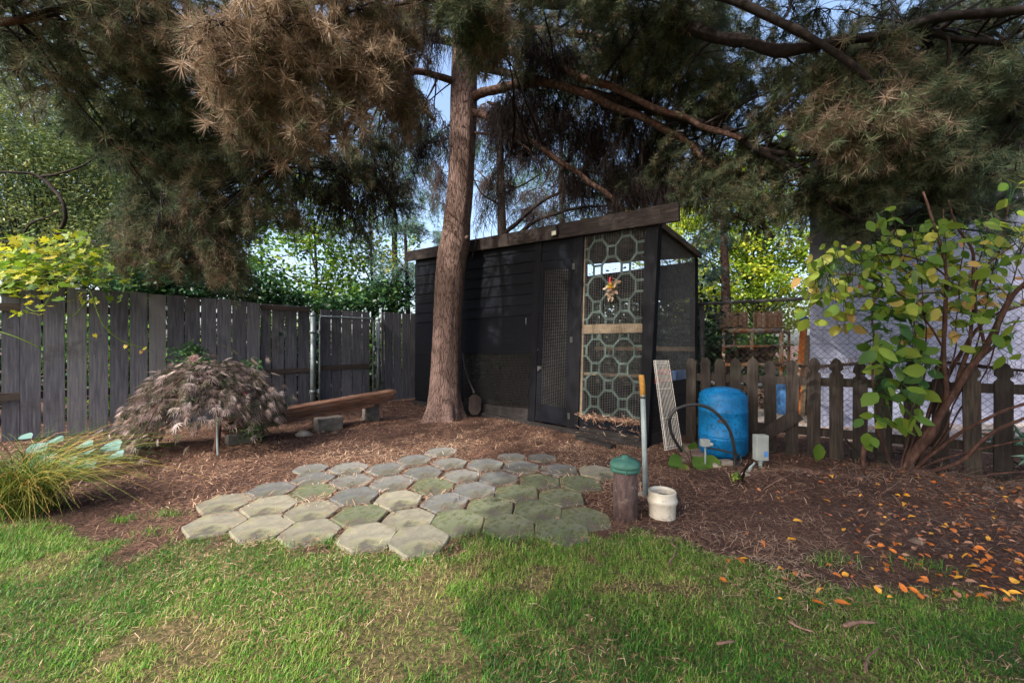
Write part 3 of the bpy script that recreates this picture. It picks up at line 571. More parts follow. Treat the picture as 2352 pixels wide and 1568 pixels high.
# octagon lattice
def lattice(name,TL,TR,BR,BL,cols,rows,ph,x0,parent):
    mb=MB(); c=[SP.W(*q,-.004) for q in (TL,TR,BR,BL)]
    def W(u,v): return (c[0]*(1-u)+c[1]*u)*(1-v)+(c[3]*(1-u)+c[2]*u)*v
    Hh=1/1.414; s=.414*Hh; bw=.085
    segs=set()
    def seg(a,b):
        k=tuple(sorted([(round(a[0],3),round(a[1],3)),(round(b[0],3),round(b[1],3))])); segs.add(k)
    for i in range(-1,int(cols)+3):
        for j in range(-1,int(rows)+2):
            if (i+j+ph)%2: continue
            X0,Y0=i-x0,j+.02
            v=[(X0+s,Y0-Hh),(X0+Hh,Y0-s),(X0+Hh,Y0+s),(X0+s,Y0+Hh),(X0-s,Y0+Hh),(X0-Hh,Y0+s),(X0-Hh,Y0-s),(X0-s,Y0-Hh)]
            for k in range(8): seg(v[k],v[(k+1)%8])
    U=cols; Vv=rows
    for (a,b) in segs:
        a=np.array(a);b=np.array(b)
        # clip to the panel
        t0,t1=0.,1.; d=b-a
        for ax,lim in ((0,U),(1,Vv)):
            if abs(d[ax])<1e-9:
                if a[ax]<0 or a[ax]>lim: t1=-1
            else:
                q0,q1=sorted([(0-a[ax])/d[ax],(lim-a[ax])/d[ax]]); t0=max(t0,q0);t1=min(t1,q1)
        if t1-t0<.05: continue
        a,b=a+d*t0,a+d*t1; dd=(b-a)/np.linalg.norm(b-a); nn=np.array([-dd[1],dd[0]])*.063; e=dd*bw*.42; a=a-e;b=b+e
        q=[a+nn,b+nn,b-nn,a-nn]; q=[W(np.clip(z[0],0,U)/U,np.clip(z[1],0,Vv)/Vv) for z in q]
        jitter=RG.uniform(0,.002); mb.slab(*[z+n3*jitter for z in q],-n3*.014,RG.normal()*.05)
    return build(name,mb,M['teal'],parent)
lattice('octagon_lattice',(1343,545),(1481,521),(1475,742),(1338,745),4.25,5.0,0,.0-.06,co_)
lattice('octagon_lattice',(1338,767),(1475,764),(1471,972),(1332,956),4.25,5.0,0,.0-.06,co_)
# side of the run
wiremesh('side_screen',(1516,522),(1600,596),(1597,880),(1493,883),100,60,.0019,co_,pl=SD,off=.0)
mb=MB(); S(mb,(1600,592),(1604,594),(1600,None),(1596,None),.02,.06,SD); build('back_post',mb,M['blackwood'],co_)
mb=MB(); S(mb,(1513,518),(1517,521),(1494,None),(1490.5,None),.012,.05,SD); build('side_batten',mb,M['blackwood'],co_)
mb=MB()
for k in range(4):
    a0,a1=k/4,(k+1)/4
    zl=lambda a:SD.at(SD.u(1493),.73*(1-a)-.03*a,.006+.004*(k%2)); zr=lambda a:SD.at(SD.u(1597),.74*(1-a)-.03*a,.006+.004*(k%2))
    mb.slab(zl(a0),zr(a0),zr(a1)+[0,0,.008],zl(a1)+[0,0,.008],-m3*.02,RG.normal()*.06)
build('side_boards',mb,M['skirt'],co_)
depth=1.44; bk=-n3*depth
# roof
z0=SP.W(935,583,0);z1=SP.W(1492,481,0); z0[2]-=.02; z1[2]=SD.W(1516,516)[2]
zb0=z0+bk*1.03+[0,0,-.17]; zb1=z1+bk*1.03; zb1[2]=SD.W(1601,592)[2]
mb=MB(); mb.slab(z0+n3*.03,z1+n3*.03,zb1,zb0,(0,0,.05)); build('roof',mb,M['roofwood'],co_)
mb=MB(); mb.bar(z1+n3*.03+m3*.02+[0,0,.02],zb1+m3*.02+[0,0,.02],.03,.075); build('barge_board',mb,M['roofwood'],co_)
# back and left walls, interior
BP=Plane(SL-SP.n*depth,SR-SP.n*depth); ul=BP.len
mb=MB()
def bq(u0,u1,z0_,z1_,th=.02,off=0.): mb.slab(BP.at(u0,z1_,off),BP.at(u1,z1_,off),BP.at(u1,z0_,off),BP.at(u0,z0_,off),-n3*th)
bq(0,3.1,-.02,2.6); bq(3.1,ul,1.85,2.36); bq(3.1,ul,-.02,.55); build('back_wall',mb,M['blackwood'],co_)
mb=MB(); mb.slab(np.r_[SL,2.8],np.r_[SL,2.8]+bk+[0,0,-.2],np.r_[SL,0]+bk,np.r_[SL,0],-np.r_[SP.d,0]*.02); build('end_wall',mb,M['siding'],co_)
mb=MB(); p=SP.at(SP.u(1239),0); mb.slab(p+[0,0,2.4],p+bk+[0,0,2.3],p+bk,p-n3*.08,-np.r_[SP.d,0]*.02)
build('partition',mb,M['blackwood'],co_)
for u in (3.4,4.1,ul-.05):
    mb=MB(); bq(u-.03,u+.03,0,2.35,.05,.03); build('back_stud',mb,M['blackwood'],co_)
mb=MB(); bq(3.2,ul,1.1,1.16,.03,.05); mb.bar(SP.at(3.1,.75,-.7),SP.at(ul-.05,.78,-.7),.04,.04); build('perch',mb,M['rawwood'],co_)
nbm=NB(); cc=[BP.at(3.1,2.0),BP.at(ul,2.0),BP.at(ul,.55),BP.at(3.1,.55)]
t=np.linspace(0,1,60)[:,None]; a_=cc[0]*(1-t)+cc[3]*t; b_=cc[1]*(1-t)+cc[2]*t; tubes(nbm,np.stack([a_,b_],1),.0013,.0013,0.)
t=np.linspace(0,1,50)[:,None]; a_=cc[0]*(1-t)+cc[1]*t; b_=cc[3]*(1-t)+cc[2]*t; tubes(nbm,np.stack([a_,b_],1),.0013,.0013,0.); nbm.build('back_screen',M['wire'],co_)
# straw caught along the bottom of the run
nb=NB(); n=520; u=RG.uniform(SP.u(1334),SP.u(1470),n); q=np.stack([SP.at(a,0,.05) for a in u]); zz=np.interp(u,[SP.u(1331),SP.u(1470)],[H+(HY-955)/F*SP.W(1331,HY)[1],H+(HY-971)/F*SP.W(1470,HY)[1]])
row_=RG.choice([0,.11,.21],n,p=[.9,.06,.04]); q[:,2]=zz-row_+RG.normal(size=n)*.018+.01; q[:,:2]+=RG.normal(size=(n,2))*.016
inst(nb,*STRAW,q,unit(RG.normal(size=(n,3))*[1,1,.5]),rnd_dirs(n),RG.uniform(.03,.09,n),.004,RG.uniform(.35,1,n))
o=nb.build('caught_needles',M['litter']); tag(o,'dry needles caught on the ledges under the lattice panel','needle litter',kind='stuff')
# floodlight on the fascia
fl=thing('floodlight',SP.W(1272,532,.11),'small black floodlight with pale lens fixed under the coop fascia','lamp')
c=SP.W(1272,534,.14); ex=np.r_[SP.d,0]
mb=MB(); mb.slab(c-ex*.05+[0,0,.045],c+ex*.05+[0,0,.045],c+ex*.05-[0,0,.045],c-ex*.05-[0,0,.045],-n3*.035); mb.slab(c-ex*.03+[0,0,.10],c+ex*.03+[0,0,.10],c+ex*.03+[0,0,.05],c-ex*.03+[0,0,.05],-n3*.05); build('housing',mb,M['blackpipe'],fl)
mb=MB(); c=c+n3*.003; mb.slab(c-ex*.034+[0,0,.02],c+ex*.034+[0,0,.02],c+ex*.034-[0,0,.034],c-ex*.034-[0,0,.034],-n3*.002); build('lens',mb,M['lamp'],fl)
# hanging ornament
oc=SP.W(1405,660,.05); orn=thing('flower_ornament',oc,'faded cream and yellow artificial flower bunch with red ribbon hanging on the lattice','ornament')
nb=NB(); n=60; q=oc+RG.normal(size=(n,3))*[.026,.015,.055]+[.0,0,-.02]; inst(nb,*OVAL,q,unit(RG.normal(size=(n,3))+[0,0,-.4]),rnd_dirs(n),RG.uniform(.05,.09,n),.04,RG.uniform(.6,1,n))
nb.build('petals',mat_v('faded_petals',[(0,srgb(100,80,50)),(.6,srgb(140,108,80)),(1,srgb(172,156,138))],.7,.2),orn)
nb=NB(); n=24; q=oc+RG.normal(size=(n,3))*[.018,.012,.02]+[-.03,-.02,.02]; inst(nb,*OVAL,q,rnd_dirs(n),rnd_dirs(n),.03,.025,RG.uniform(.8,.95,n)); nb.build('yellow_blossom',M['vine'],orn)
mb=MB(); mb.tube(smooth_path([oc+[-.02,-.02,.12],oc+[-.03,-.02,.08],oc+[-.02,-.03,.03],oc+[-.035,-.02,-.02]]),.009,6); build('ribbon',mb,M['red'],orn,True)
# cloths inside the run
mb=MB()
def drape(c,w,h,d,nx_=12,nz=8,seed=0):
    vs=[];fs=[]
    for i in range(nx_):
        for j in range(nz):
            q=c+ex*0+np.array([d[0],d[1],0])*w*(i/(nx_-1)-.5)+np.array([0,0,-h*j/(nz-1)])+m3*(.05*math.sin(i*1.7+seed)*(.4+j/nz)); vs.append(q)
    for i in range(nx_-1):
        for j in range(nz-1): fs.append((i*nz+j,(i+1)*nz+j,(i+1)*nz+j+1,i*nz+j+1))
    mb.add(vs,fs)
drape(SD.W(1522,848,-.2),.42,.2,SD.d,seed=1); o=build('draped_cloth',mb,M['red'],smooth=True,loc=SD.W(1522,870,-.2)); o.modifiers.new('t','SOLIDIFY').thickness=.008; tag(o,'red cloth draped inside the run behind the side screen','cloth')
mb=MB(); drape(SD.W(1556,850,-.28),.5,.22,SD.d,seed=3); o=build('draped_cloth',mb,M['blue'],smooth=True,loc=SD.W(1556,870,-.28)); o.modifiers.new('t','SOLIDIFY').thickness=.008; tag(o,'blue cloth draped inside the run beside the red one','cloth')
# shovel
sv=thing('shovel',SP.at(SP.u(1096),0,.16),'old long handled shovel leaning on the coop screen beside the tree trunk','shovel')
mb=MB(); pts=smooth_path([SP.W(1063,812,.04),SP.W(1068,845,.07),SP.W(1080,880,.12),SP.W(1090,903,.15)]); mb.tube(pts,.016,8); build('handle',mb,M['handle'],sv,True)
mb=MB(); c=SP.W(1092,905,.16); pr=[(-.02,.0),(.02,0),(.095,-.05),(.1,-.25),(.05,-.33),(-.05,-.33),(-.1,-.25),(-.095,-.05)]
vs=[c+np.array([1.,0,0])*a+[0,0,b]+n3*(.02-.3*a*a*8*.3) for a,b in pr]; vs+=[v-n3*.004 for v in vs]; mb.add(vs,[tuple(range(8)),tuple(range(15,7,-1))]+[(i,i+8,(i+1)%8+8,(i+1)%8) for i in range(8)]); build('blade',mb,M['steel'],sv)
# ---------------------------------------------------------------- lumber and block
LD=np.array([1,1,0])/math.sqrt(2); LN=np.array([1,-1,0])/math.sqrt(2); lc=np.array([-2.6,5.7,0])
rowsL=[('bottom plank of the lumber stack, thin and orange brown',.200,.026,.26,-1.15,.72,.0),('second plank up in the lumber stack',.229,.036,.23,-1.0,.95,.01),
('middle plank of the lumber stack, set back slightly',.268,.038,.24,-1.1,1.08,-.012),('fourth plank up in the lumber stack, cracked along its edge',.309,.036,.25,-.95,1.04,.006),('top plank of the lumber stack, grey and covered in needles',.348,.04,.25,-1.2,1.1,.0)]
for lab,z,h,wd,t0,t1,o_ in rowsL:
    a=lc+LD*t0; b=lc+LD*t1; ca=a-LN*(.12)+LN*o_; cb=b-LN*(.12)+LN*(o_+.004)
    a3=ca+[0,0,z+t0*.075+h/2]; b3=cb+[0,0,z+t1*.075+h/2]
    mb=MB(); mb.bar(a3,b3,wd,h,a=RG.normal()*.08); o=build('lumber_plank',mb,M['lumber'],loc=(a3+b3)/2,bevel=.003); tag(o,lab,'plank','planks stacked on concrete blocks by the gate')
def block(c,w_,d_,h_,lab,ang=PI/4,name='concrete_block',mat='block'):
    mb=MB(); x=np.array([math.cos(ang),math.sin(ang),0]);y=np.array([-math.sin(ang),math.cos(ang),0]); c=np.array(c,float)
    mb.slab(c-x*w_/2-y*d_/2,c+x*w_/2-y*d_/2,c+x*w_/2+y*d_/2,c-x*w_/2+y*d_/2,(0,0,h_)); o=build(name,mb,M[mat],loc=c,bevel=.012); tag(o,lab,'block'); return o
block((-2.54,5.66,0),.34,.2,.2,'concrete block carrying the lumber stack near its middle')
block((-3.3,4.99,0),.3,.2,.125,'concrete block under the left end of the lumber, half behind the maple')
block(tuple((lc+LD*.8-LN*.26)[:2])+(0,),.2,.2,.262,'dark concrete block under the right end of the lumber')
# ---------------------------------------------------------------- utilities by the coop corner
b=G(1436,1188); t=thing('well_casing',b,'rusty brown well pipe with domed green cap at the edge of the patio','pipe')
mb=MB(); mb.lathe([(.082,-.03),(.082,.36),(.076,.36)],b,32); build('pipe',mb,M['casing'],t,True)
mb=MB(); mb.lathe([(.086,.325),(.1,.328),(.101,.345),(.094,.352),(.104,.356),(.104,.372),(.094,.392),(.066,.408),(.028,.416),(.026,.43),(.01,.434)],b,36); build('cap',mb,M['cap'],t,True)
mb=MB()
for k in range(6):
    an=k*PI/3+.3; q=b+[.1*math.cos(an),.1*math.sin(an),.35]; mb.tube([q-[0,0,.026],q+[0,0,.012]],.006,6)
build('bolts',mb,M['cap'],t)
b=G(1521,1183); t=thing('ceramic_collar',b,'short cream glazed pipe collar standing open beside the grey pole','pipe collar')
mb=MB(); mb.lathe([(.088,-.02),(.09,.03),(.092,.085),(.1,.098),(.103,.112),(.1,.124),(.093,.132),(.094,.168),(.092,.176),(.08,.176),(.078,.16),(.078,.1)],b,40,cap=(False,False)); build('collar',mb,M['cream'],t,True)
mb=MB(); mb.lathe([(.0005,.128),(.078,.128)],b,24,cap=(False,False)); build('dark_disc',mb,M['dark_fill'],t)  # flat near-black disc set inside the collar
b=G(1483.5,1141.6); tp=P(1476.5,906,3.235); t=thing('grey_pole',b,'thin grey plastic pole with a yellow wrapped top standing by the well pipe','pole')
mb=MB(); mb.tube([b-[0,0,.05],tp],.0195,14); build('pipe',mb,M['pvc'],t,True)
mb=MB(); t2=P(1473,861,3.245); mb.tube([tp-[0,0,.02],tp*.5+t2*.5+[.002,0,0],t2],[.021,.0225,.02],10,jit=lambda p,a:1+.12*noise.noise(Vector((p[0]*40,p[2]*30,a)))); build('top_wrap',mb,M['ycap'],t,True)
mb=MB(); mb.lathe([(.0215,-.008),(.024,-.008),(.024,.008),(.0215,.008)],tp-[0,0,.02],14); build('band',mb,M['darkmetal'],t,True)
b=G(1660,1049); t=thing('pressure_tank',b,'stained bright blue pressure tank standing by the picket fence','tank'); R0=.236
mb=MB(); mb.lathe([(.18,.0),(.215,.03),(R0,.07),(R0,.19),(R0+.005,.2),(R0,.21),(R0,.22),(R0+.005,.23),(R0,.24),(R0,.47),(R0+.005,.478),(R0,.486),(R0-.002,.6),(R0-.006,.64),(R0-.03,.675),(.16,.703),(.08,.722),(.02,.728)],b+[0,0,.02],48); build('shell',mb,M['tank'],t,True)
mb=MB(); mb.lathe([(.165,0),(.17,.0),(.17,.05),(.165,.05)],b,32); build('foot_ring',mb,M['blackpipe'],t,True)
q=b+np.array([-.115,-.208,.42]); mb=MB(); mb.slab(q+[-.04,.012,.016],q+[.04,-.018,.016],q+[.04,-.018,-.016],q+[-.04,.012,-.016],(.0,-.006,0)); build('badge',mb,M['darkmetal'],t,bevel=.004)
mb=MB(); hp=[(1566,1036,4.1),(1558,1024,4.08),(1544,998,4.05),(1537,966,4.02),(1553,940,4.),(1593,928.5,3.98),(1629,937,3.96),(1658,961,3.95),(1677,990,3.95),(1686,1027,3.96),(1688,1052,3.98),(1686,1075,3.98)]
mb.tube(smooth_path([P(*q) for q in hp]),.0155,10); o=build('black_hose',mb,M['blackpipe'],smooth=True,loc=P(1686,1075,3.98)); tag(o,'thick black poly pipe looping in an arch in front of the blue tank','hose')
mb=MB(); mb.tube(smooth_path([P(1625,1028,4.0),P(1650,1032,3.99),P(1675,1038,3.97),P(1700,1045,3.98)]),.01,8); mb.tube(smooth_path([P(1700,1045,3.98),P(1702,1060,3.97),P(1690,1072,3.95)]),.008,6); o=build('thin_hose',mb,M['blackpipe'],smooth=True,loc=P(1650,1032,3.99)); tag(o,'thin dark cable running from the small grey box under the tank','cable')
# small box
q=P(1620,1016,3.98); t=thing('junction_box',G(1620,1072),'small grey electrical box on a short stake left of the tank','electrical box')
mb=MB(); mb.box(q[0]-.045,q[0]+.035,q[1]-.03,q[1]+.03,q[2]-.035,q[2]+.035); build('box',mb,M['boxgrey'],t,bevel=.006)
mb=MB(); mb.tube([q+[.03,-.02,-.01],q+[.06,-.035,-.012]],.017,10); build('fitting',mb,M['boxgrey'],t,True)
mb=MB(); mb.tube([np.r_[q[:2],-.02],q-[0,0,.03]],.008,8); build('stake',mb,M['pvc'],t,True)
# electric box
Yb=3.92; q0,q1=P(1733.5,1056,Yb),P(1762,998,Yb); t=thing('disconnect_box',(q0[0]*.5+q1[0]*.5,Yb,0),'upright grey electrical box on conduit at the foot of the picket fence','electrical box')
mb=MB(); mb.box(q0[0],q1[0],Yb-.03,Yb+.04,q0[2],q1[2]); build('box',mb,M['boxgrey'],t,bevel=.006)
mb=MB(); mb.box(q0[0]+.008,q1[0]-.012,Yb-.037,Yb-.031,q0[2]+.006,q1[2]-.02); build('cover',mb,M['boxgrey'],t,bevel=.002)
mb=MB(); mb.box(q1[0]-.05,q1[0]-.016,Yb-.0395,Yb-.0375,q0[2]+.04,q0[2]+.09); build('blue_sticker',mb,M['bluebin'],t)
mb=MB(); xc=(q0[0]+q1[0])/2; mb.tube([(xc-.005,Yb,-.03),(xc-.005,Yb,q0[2]-.001)],.017,12); mb.tube([(xc-.005,Yb,q0[2]-.03),(xc-.005,Yb,q0[2]-.002)],.023,12); build('conduit',mb,M['pvc'],t,True)
mb=MB(); mb.tube(smooth_path([P(1732,1062,3.86),P(1724,1072,3.85),P(1717,1092,3.85)]),.014,10); mb.tube([P(1719,1080,3.85),P(1717,1090,3.85)],.02,10); o=build('bent_conduit',mb,M['pvc'],smooth=True,loc=P(1717,1092,3.85)); tag(o,'short bent grey conduit stub left of the upright electrical box','conduit')
block(G(1667,1068),.14,.1,.05,'pale brick lying at the foot of the blue tank',.1,'brick','palestone')
# wire shelf
tl,tr,br,bl=P(1501,828,4.56),P(1531,828,4.62),P(1562,1026,4.4),P(1527,1034,4.3)
t=thing('wire_shelf',(bl+br)/2,'white wire shelf panel leaning on end against the coop corner','shelf')
mb=MB()
for k in range(11):
    a=k/10; mb.tube([tl*(1-a)+tr*a,bl*(1-a)+br*a],.0025,5)
for k in range(6):
    a=[0,.03,.33,.66,.97,1][k]; mb.tube([tl*(1-a)+bl*a,tr*(1-a)+br*a],.003,5)
build('wires',mb,M['shelfwire'],t)
for a,b_,s_ in ((tl,bl,1),(tr,br,-1)):
    mb=MB(); dz=np.cross(unit(b_-a),unit(tr-tl))*.03
    if dz[1]>0: dz=-dz
    mb.tube([a+dz,b_+dz],.003,5); z=[a*(1-k/44)+b_*k/44+(dz if k%2 else 0) for k in range(45)]; mb.tube(z,.0022,4); build('truss_edge',mb,M['shelfwire'],t)
# ---------------------------------------------------------------- picket fence
PK=Plane(G(1600,1022.),G(2306,1107))
pk=thing('picket_fence',PK.at(PK.u(1900),0),'dark weathered picket fence with pointed tops in front of the chain link','fence')
pxs=[1587,1620,1653,1689,1728,1769,1819.5,1869.5,1921,1976,2032,2095,2161,2233.5,2306,2392,2480,2580]
for k,px in enumerate(pxs):
    uc=PK.u(px); w2=.0535 if k<5 else .057; zt=1.045+RG.normal()*.012; zt=zt if k>5 else zt-.01; l=RG.normal()*.008
    if k==10: zt=.98
    lz=.02
    pr=[(-w2,lz),(w2,lz),(w2,zt-.17),(w2*.62,zt-.15),(w2*.62,zt-.135),(w2*1.0,zt-.115),(w2*.95,zt-.075),(w2*.5,zt-.02),(0,zt),(-w2*.5,zt-.02),(-w2*.95,zt-.075),(-w2,zt-.115),(-w2*.62,zt-.135),(-w2*.62,zt-.15),(-w2,zt-.17)]
    if k<5: pr=[(-w2,lz),(w2,lz),(w2,zt-.05),(w2*.5,zt-.005),(-w2*.5,zt-.005),(-w2,zt-.05)]
    vs=[PK.at(uc+a+l*(z-.5),z,.0) for a,z in pr]; m_=len(vs); vs+=[v-np.r_[PK.n*.02,0] for v in vs]
    mb=MB(); mb.add(vs,[tuple(range(m_)),tuple(range(2*m_-1,m_-1,-1))]+[(i,i+m_,(i+1)%m_+m_,(i+1)%m_) for i in range(m_)],RG.normal()*.06)
    build('picket',mb,M['picket'],pk)
for z in (.24,.765):
    mb=MB(); mb.slab(PK.at(PK.u(1575),z+.085,-.022),PK.at(PK.u(2600),z+.085,-.022),PK.at(PK.u(2600),z,-.022),PK.at(PK.u(1575),z,-.022),-np.r_[PK.n*.035,0]); build('rail',mb,M['picket'],pk)
mb=MB(); a,b=PK.W(1700,1030,.012),PK.W(1835,950,.012); mb.bar(a+np.r_[PK.n*.012,0],b+np.r_[PK.n*.012,0],.02,.13,up=(0,0,1)); build('brace',mb,M['picket'],pk)
for px in (1590,2032,2500):
    u=PK.u(px); mb=MB(); mb.slab(PK.at(u-.045,1.,-.06),PK.at(u+.045,1.,-.06),PK.at(u+.045,-.1,-.06),PK.at(u-.045,-.1,-.06),-np.r_[PK.n*.09,0]); build('post',mb,M['picket'],pk)
# welded wire in front of chain link is left to the chain link itself
# ---------------------------------------------------------------- chain link fence
ca=np.array([2.76,6.07]); cb=np.array([5.43,4.35]); cdr=(cb-ca)/np.linalg.norm(cb-ca); CLP=Plane(ca-cdr*.3,ca+cdr*6.5)
cl=thing('chain_link_fence',CLP.at(3,0),'dark chain link fence with pipe top rail behind the pickets','fence')
mb=MB(); mb.tube([CLP.at(.2,1.79),CLP.at(CLP.len,1.82)],.022,10); build('top_rail',mb,M['darkmetal'],cl,True)
for px in (1612,2104):
    u=CLP.u(px); mb=MB(); mb.tube([CLP.at(u,-.1,-.03),CLP.at(u,1.82,-.03)],.032,12); build('post',mb,M['darkmetal'],cl,True)
u=6.3; mb=MB(); mb.tube([CLP.at(u,-.1,-.03),CLP.at(u,1.82,-.03)],.032,12); build('post',mb,M['darkmetal'],cl,True)
nbm=NB(); sp=.075; zt=1.78; L=CLP.len; lines=[]
for sgn in (1,-1):
    for k in range(int(-zt/sp),int((L+zt)/sp)+1):
        u0=k*sp; zz=np.linspace(0.02,zt,9); uu=(u0+zz*sgn*1.0) if sgn>0 else (u0+zt-zz)
        ok=(uu>0.2)&(uu<L)
        if ok.sum()<2: continue
        us=uu[ok];zs=zz[ok]; pts=np.array([CLP.at(us[0]+(us[-1]-us[0])*t,zs[0]+(zs[-1]-zs[0])*t,.004*sgn) for t in np.linspace(0,1,5)]); lines.append(pts)
tubes(nbm,np.array(lines),.0022,.0022,0.); nbm.build('wire_mesh',M['darkmetal'],cl)
# dead vine along the fence
nb=NB(); uu=np.linspace(1.2,CLP.len-.3,16); c=[CLP.at(u_,.96+.05*math.sin(u_*3)-.0*u_,.05) for u_ in uu]
mb=MB(); mb.tube(smooth_path(c,4),[.018]*((len(c)-1)*4+1),6,jit=lambda p,a:1+.5*noise.noise(Vector(p)*9)); 
vt=thing('dead_vine',CLP.at(3,0,.05),'dark dead vine stem trained along the chain link','vine'); build('stem',mb,M['darkbark'],vt,True)
n=1500; u_=RG.uniform(1.2,CLP.len-.3,n); q=np.array([CLP.at(a,.96+.05*math.sin(a*3),.05) for a in u_])+RG.normal(size=(n,3))*.025
e=q+RG.normal(size=(n,3))*[.05,.03,.07]+[0,0,-.02]; mid=(q+e)/2+RG.normal(size=(n,3))*.012; tubes(nb,np.stack([q,mid,e],1),.003,.0012,RG.random(n)*.6); nb.build('twigs',M['deadtwig'],vt)
# ---------------------------------------------------------------- driveway and block building behind
BL0=G(1860,986); BD=unit(np.array([1.,.10])); 
zc=.012
dv=MB(); pts=[(2.35,6.35),(3.4,5.65),(4.9,4.7),(6.5,3.7),(9,2.2),(14,2.2),(14,12),(6,14),(4.5,10),(3.2,8)]
dv.add([(x_,y_,zc+.02) for x_,y_ in pts],[tuple(range(len(pts)))]); dv.add([(x_,y_,-.1) for x_,y_ in pts]+[(x_,y_,zc+.02) for x_,y_ in pts],[(i,(i+1)%len(pts),(i+1)%len(pts)+len(pts),i+len(pts)) for i in range(len(pts))])
o=build('driveway',dv,M['driveway'],loc=(5,6,0)); tag(o,'pale gravelly concrete ground behind the chain link fence','driveway',kind='structure')
bw=thing('block_building',np.r_[BL0[:2],0],'tall pale lavender white painted block building behind the chain link','building')
def blockwall_mat():
    m,nt,b=newmat('painted_block_wall'); N=nt.nodes.new; tc=N('ShaderNodeTexCoord'); mp=N('ShaderNodeMapping'); mp.vector_type='POINT'
    sx=N('ShaderNodeSeparateXYZ'); cx=N('ShaderNodeCombineXYZ'); nt.links.new(tc.outputs['Object'],sx.inputs[0]); nt.links.new(sx.outputs[0],cx.inputs[0]); nt.links.new(sx.outputs[2],cx.inputs[1])
    br=N('ShaderNodeTexBrick'); br.inputs['Scale'].default_value=1; br.inputs['Brick Width'].default_value=.4; br.inputs['Row Height'].default_value=.2; br.inputs['Mortar Size'].default_value=.006; br.inputs['Mortar Smooth'].default_value=.3
    br.inputs['Color1'].default_value=srgb(150,152,172); br.inputs['Color2'].default_value=srgb(145,147,167); br.inputs['Mortar'].default_value=srgb(112,113,130)
    nt.links.new(cx.outputs[0],br.inputs['Vector'])
    n=N('ShaderNodeTexNoise'); n.inputs['Scale'].default_value=1.2; n.inputs['Detail'].default_value=8; nt.links.new(tc.outputs['Object'],n.inputs['Vector'])
    r=ramp(nt,[(.35,(.80,.80,.82,1)),(.65,(1,1,1,1))]); nt.links.new(n.outputs['Fac'],r.inputs[0])
    mx=N('ShaderNodeMixRGB'); mx.blend_type='MULTIPLY'; mx.inputs[0].default_value=1; nt.links.new(br.outputs['Color'],mx.inputs[1]); nt.links.new(r.outputs[0],mx.inputs[2]); nt.links.new(mx.outputs[0],b.inputs['Base Color'])
    b.inputs['Roughness'].default_value=.7
    bp=N('ShaderNodeBump'); bp.inputs['Strength'].default_value=.5; bp.inputs['Distance'].default_value=.006; bp.invert=True; nt.links.new(br.outputs['Fac'],bp.inputs['Height']); nt.links.new(bp.outputs[0],b.inputs['Normal'])
    return m
M['blockwall']=blockwall_mat()
a=BL0[:2]; e=a+BD*11; bn=np.array([-BD[1],BD[0]]); hB=4.5; bs=unit(np.array([.76,1.]))
mb=MB(); mb.slab(np.r_[a,hB],np.r_[e,hB],np.r_[e,-.1],np.r_[a,-.1],np.r_[bs*7,0]); build('wall',mb,M['blockwall'],bw)
mb=MB(); o0=a-BD*.1-bn*.45; o1=e-bn*.45; mb.slab(np.r_[o0,hB+.02],np.r_[o1,hB+.02],np.r_[o1+bs*8,hB+.02],np.r_[o0+bs*8,hB+.02],(0,0,.28)); build('roof',mb,M['roof'],bw)
# ---------------------------------------------------------------- pipe rack with crates and firewood
RY=7.4
def rp(x,y,Y=RY): return P(x,y,Y)
rk=thing('pipe_rack',np.array([rp(1728,900)[0],RY,0]),'rusty orange and white pipe rack behind the chain link fence','rack')
xs=(1662,1727,1794); dR=.9
for k,(x_,yy) in enumerate(((1662,RY),(1727,RY),(1794,RY),(1688,RY+dR),(1812,RY+dR))):
    q=rp(x_,759,yy); mb=MB(); mb.tube([(q[0],yy,-.02),(q[0],yy,rp(0,759)[2])],.036 if k==2 else .027,10); build('upright',mb,M['rustpipe'],rk,True)
for yp,r_ in ((759,.036),(795,.024),(837,.027)):
    zz=rp(0,yp)[2]
    for yy,xa,xb in ((RY,1662,1794),(RY+dR,1688,1812)):
        mb=MB(); mb.tube([(rp(xa,0,yy)[0],yy,zz),(rp(xb,0,yy)[0],yy,zz)],r_,10); build('cross_pipe',mb,M['rustpipe'],rk,True)
    for xa,xb in ((1662,1688),(1794,1812)):
        mb=MB(); mb.tube([(rp(xa,0,RY)[0],RY,zz-.01),(rp(xb,0,RY+dR)[0],RY+dR,zz-.01)],r_*.8,8); build('cross_pipe',mb,M['rustpipe'],rk,True)
zt=rp(0,759)[2]
for k in range(9):
    x_=rp(1664,0)[0]+(rp(1800,0)[0]-rp(1664,0)[0])*k/8; 
mb=MB(); mb.box(rp(1666,0)[0],rp(1800,0)[0],RY+.03,RY+dR-.03,zt+.03,zt+.055); build('top_board',mb,M['rawwood'],rk)
mb=MB(); mb.box(rp(1666,0)[0],rp(1794,0)[0],RY+.03,RY+dR-.03,rp(0,837)[2]+.022,rp(0,837)[2]+.04); build('shelf_board',mb,M['rawwood'],rk)
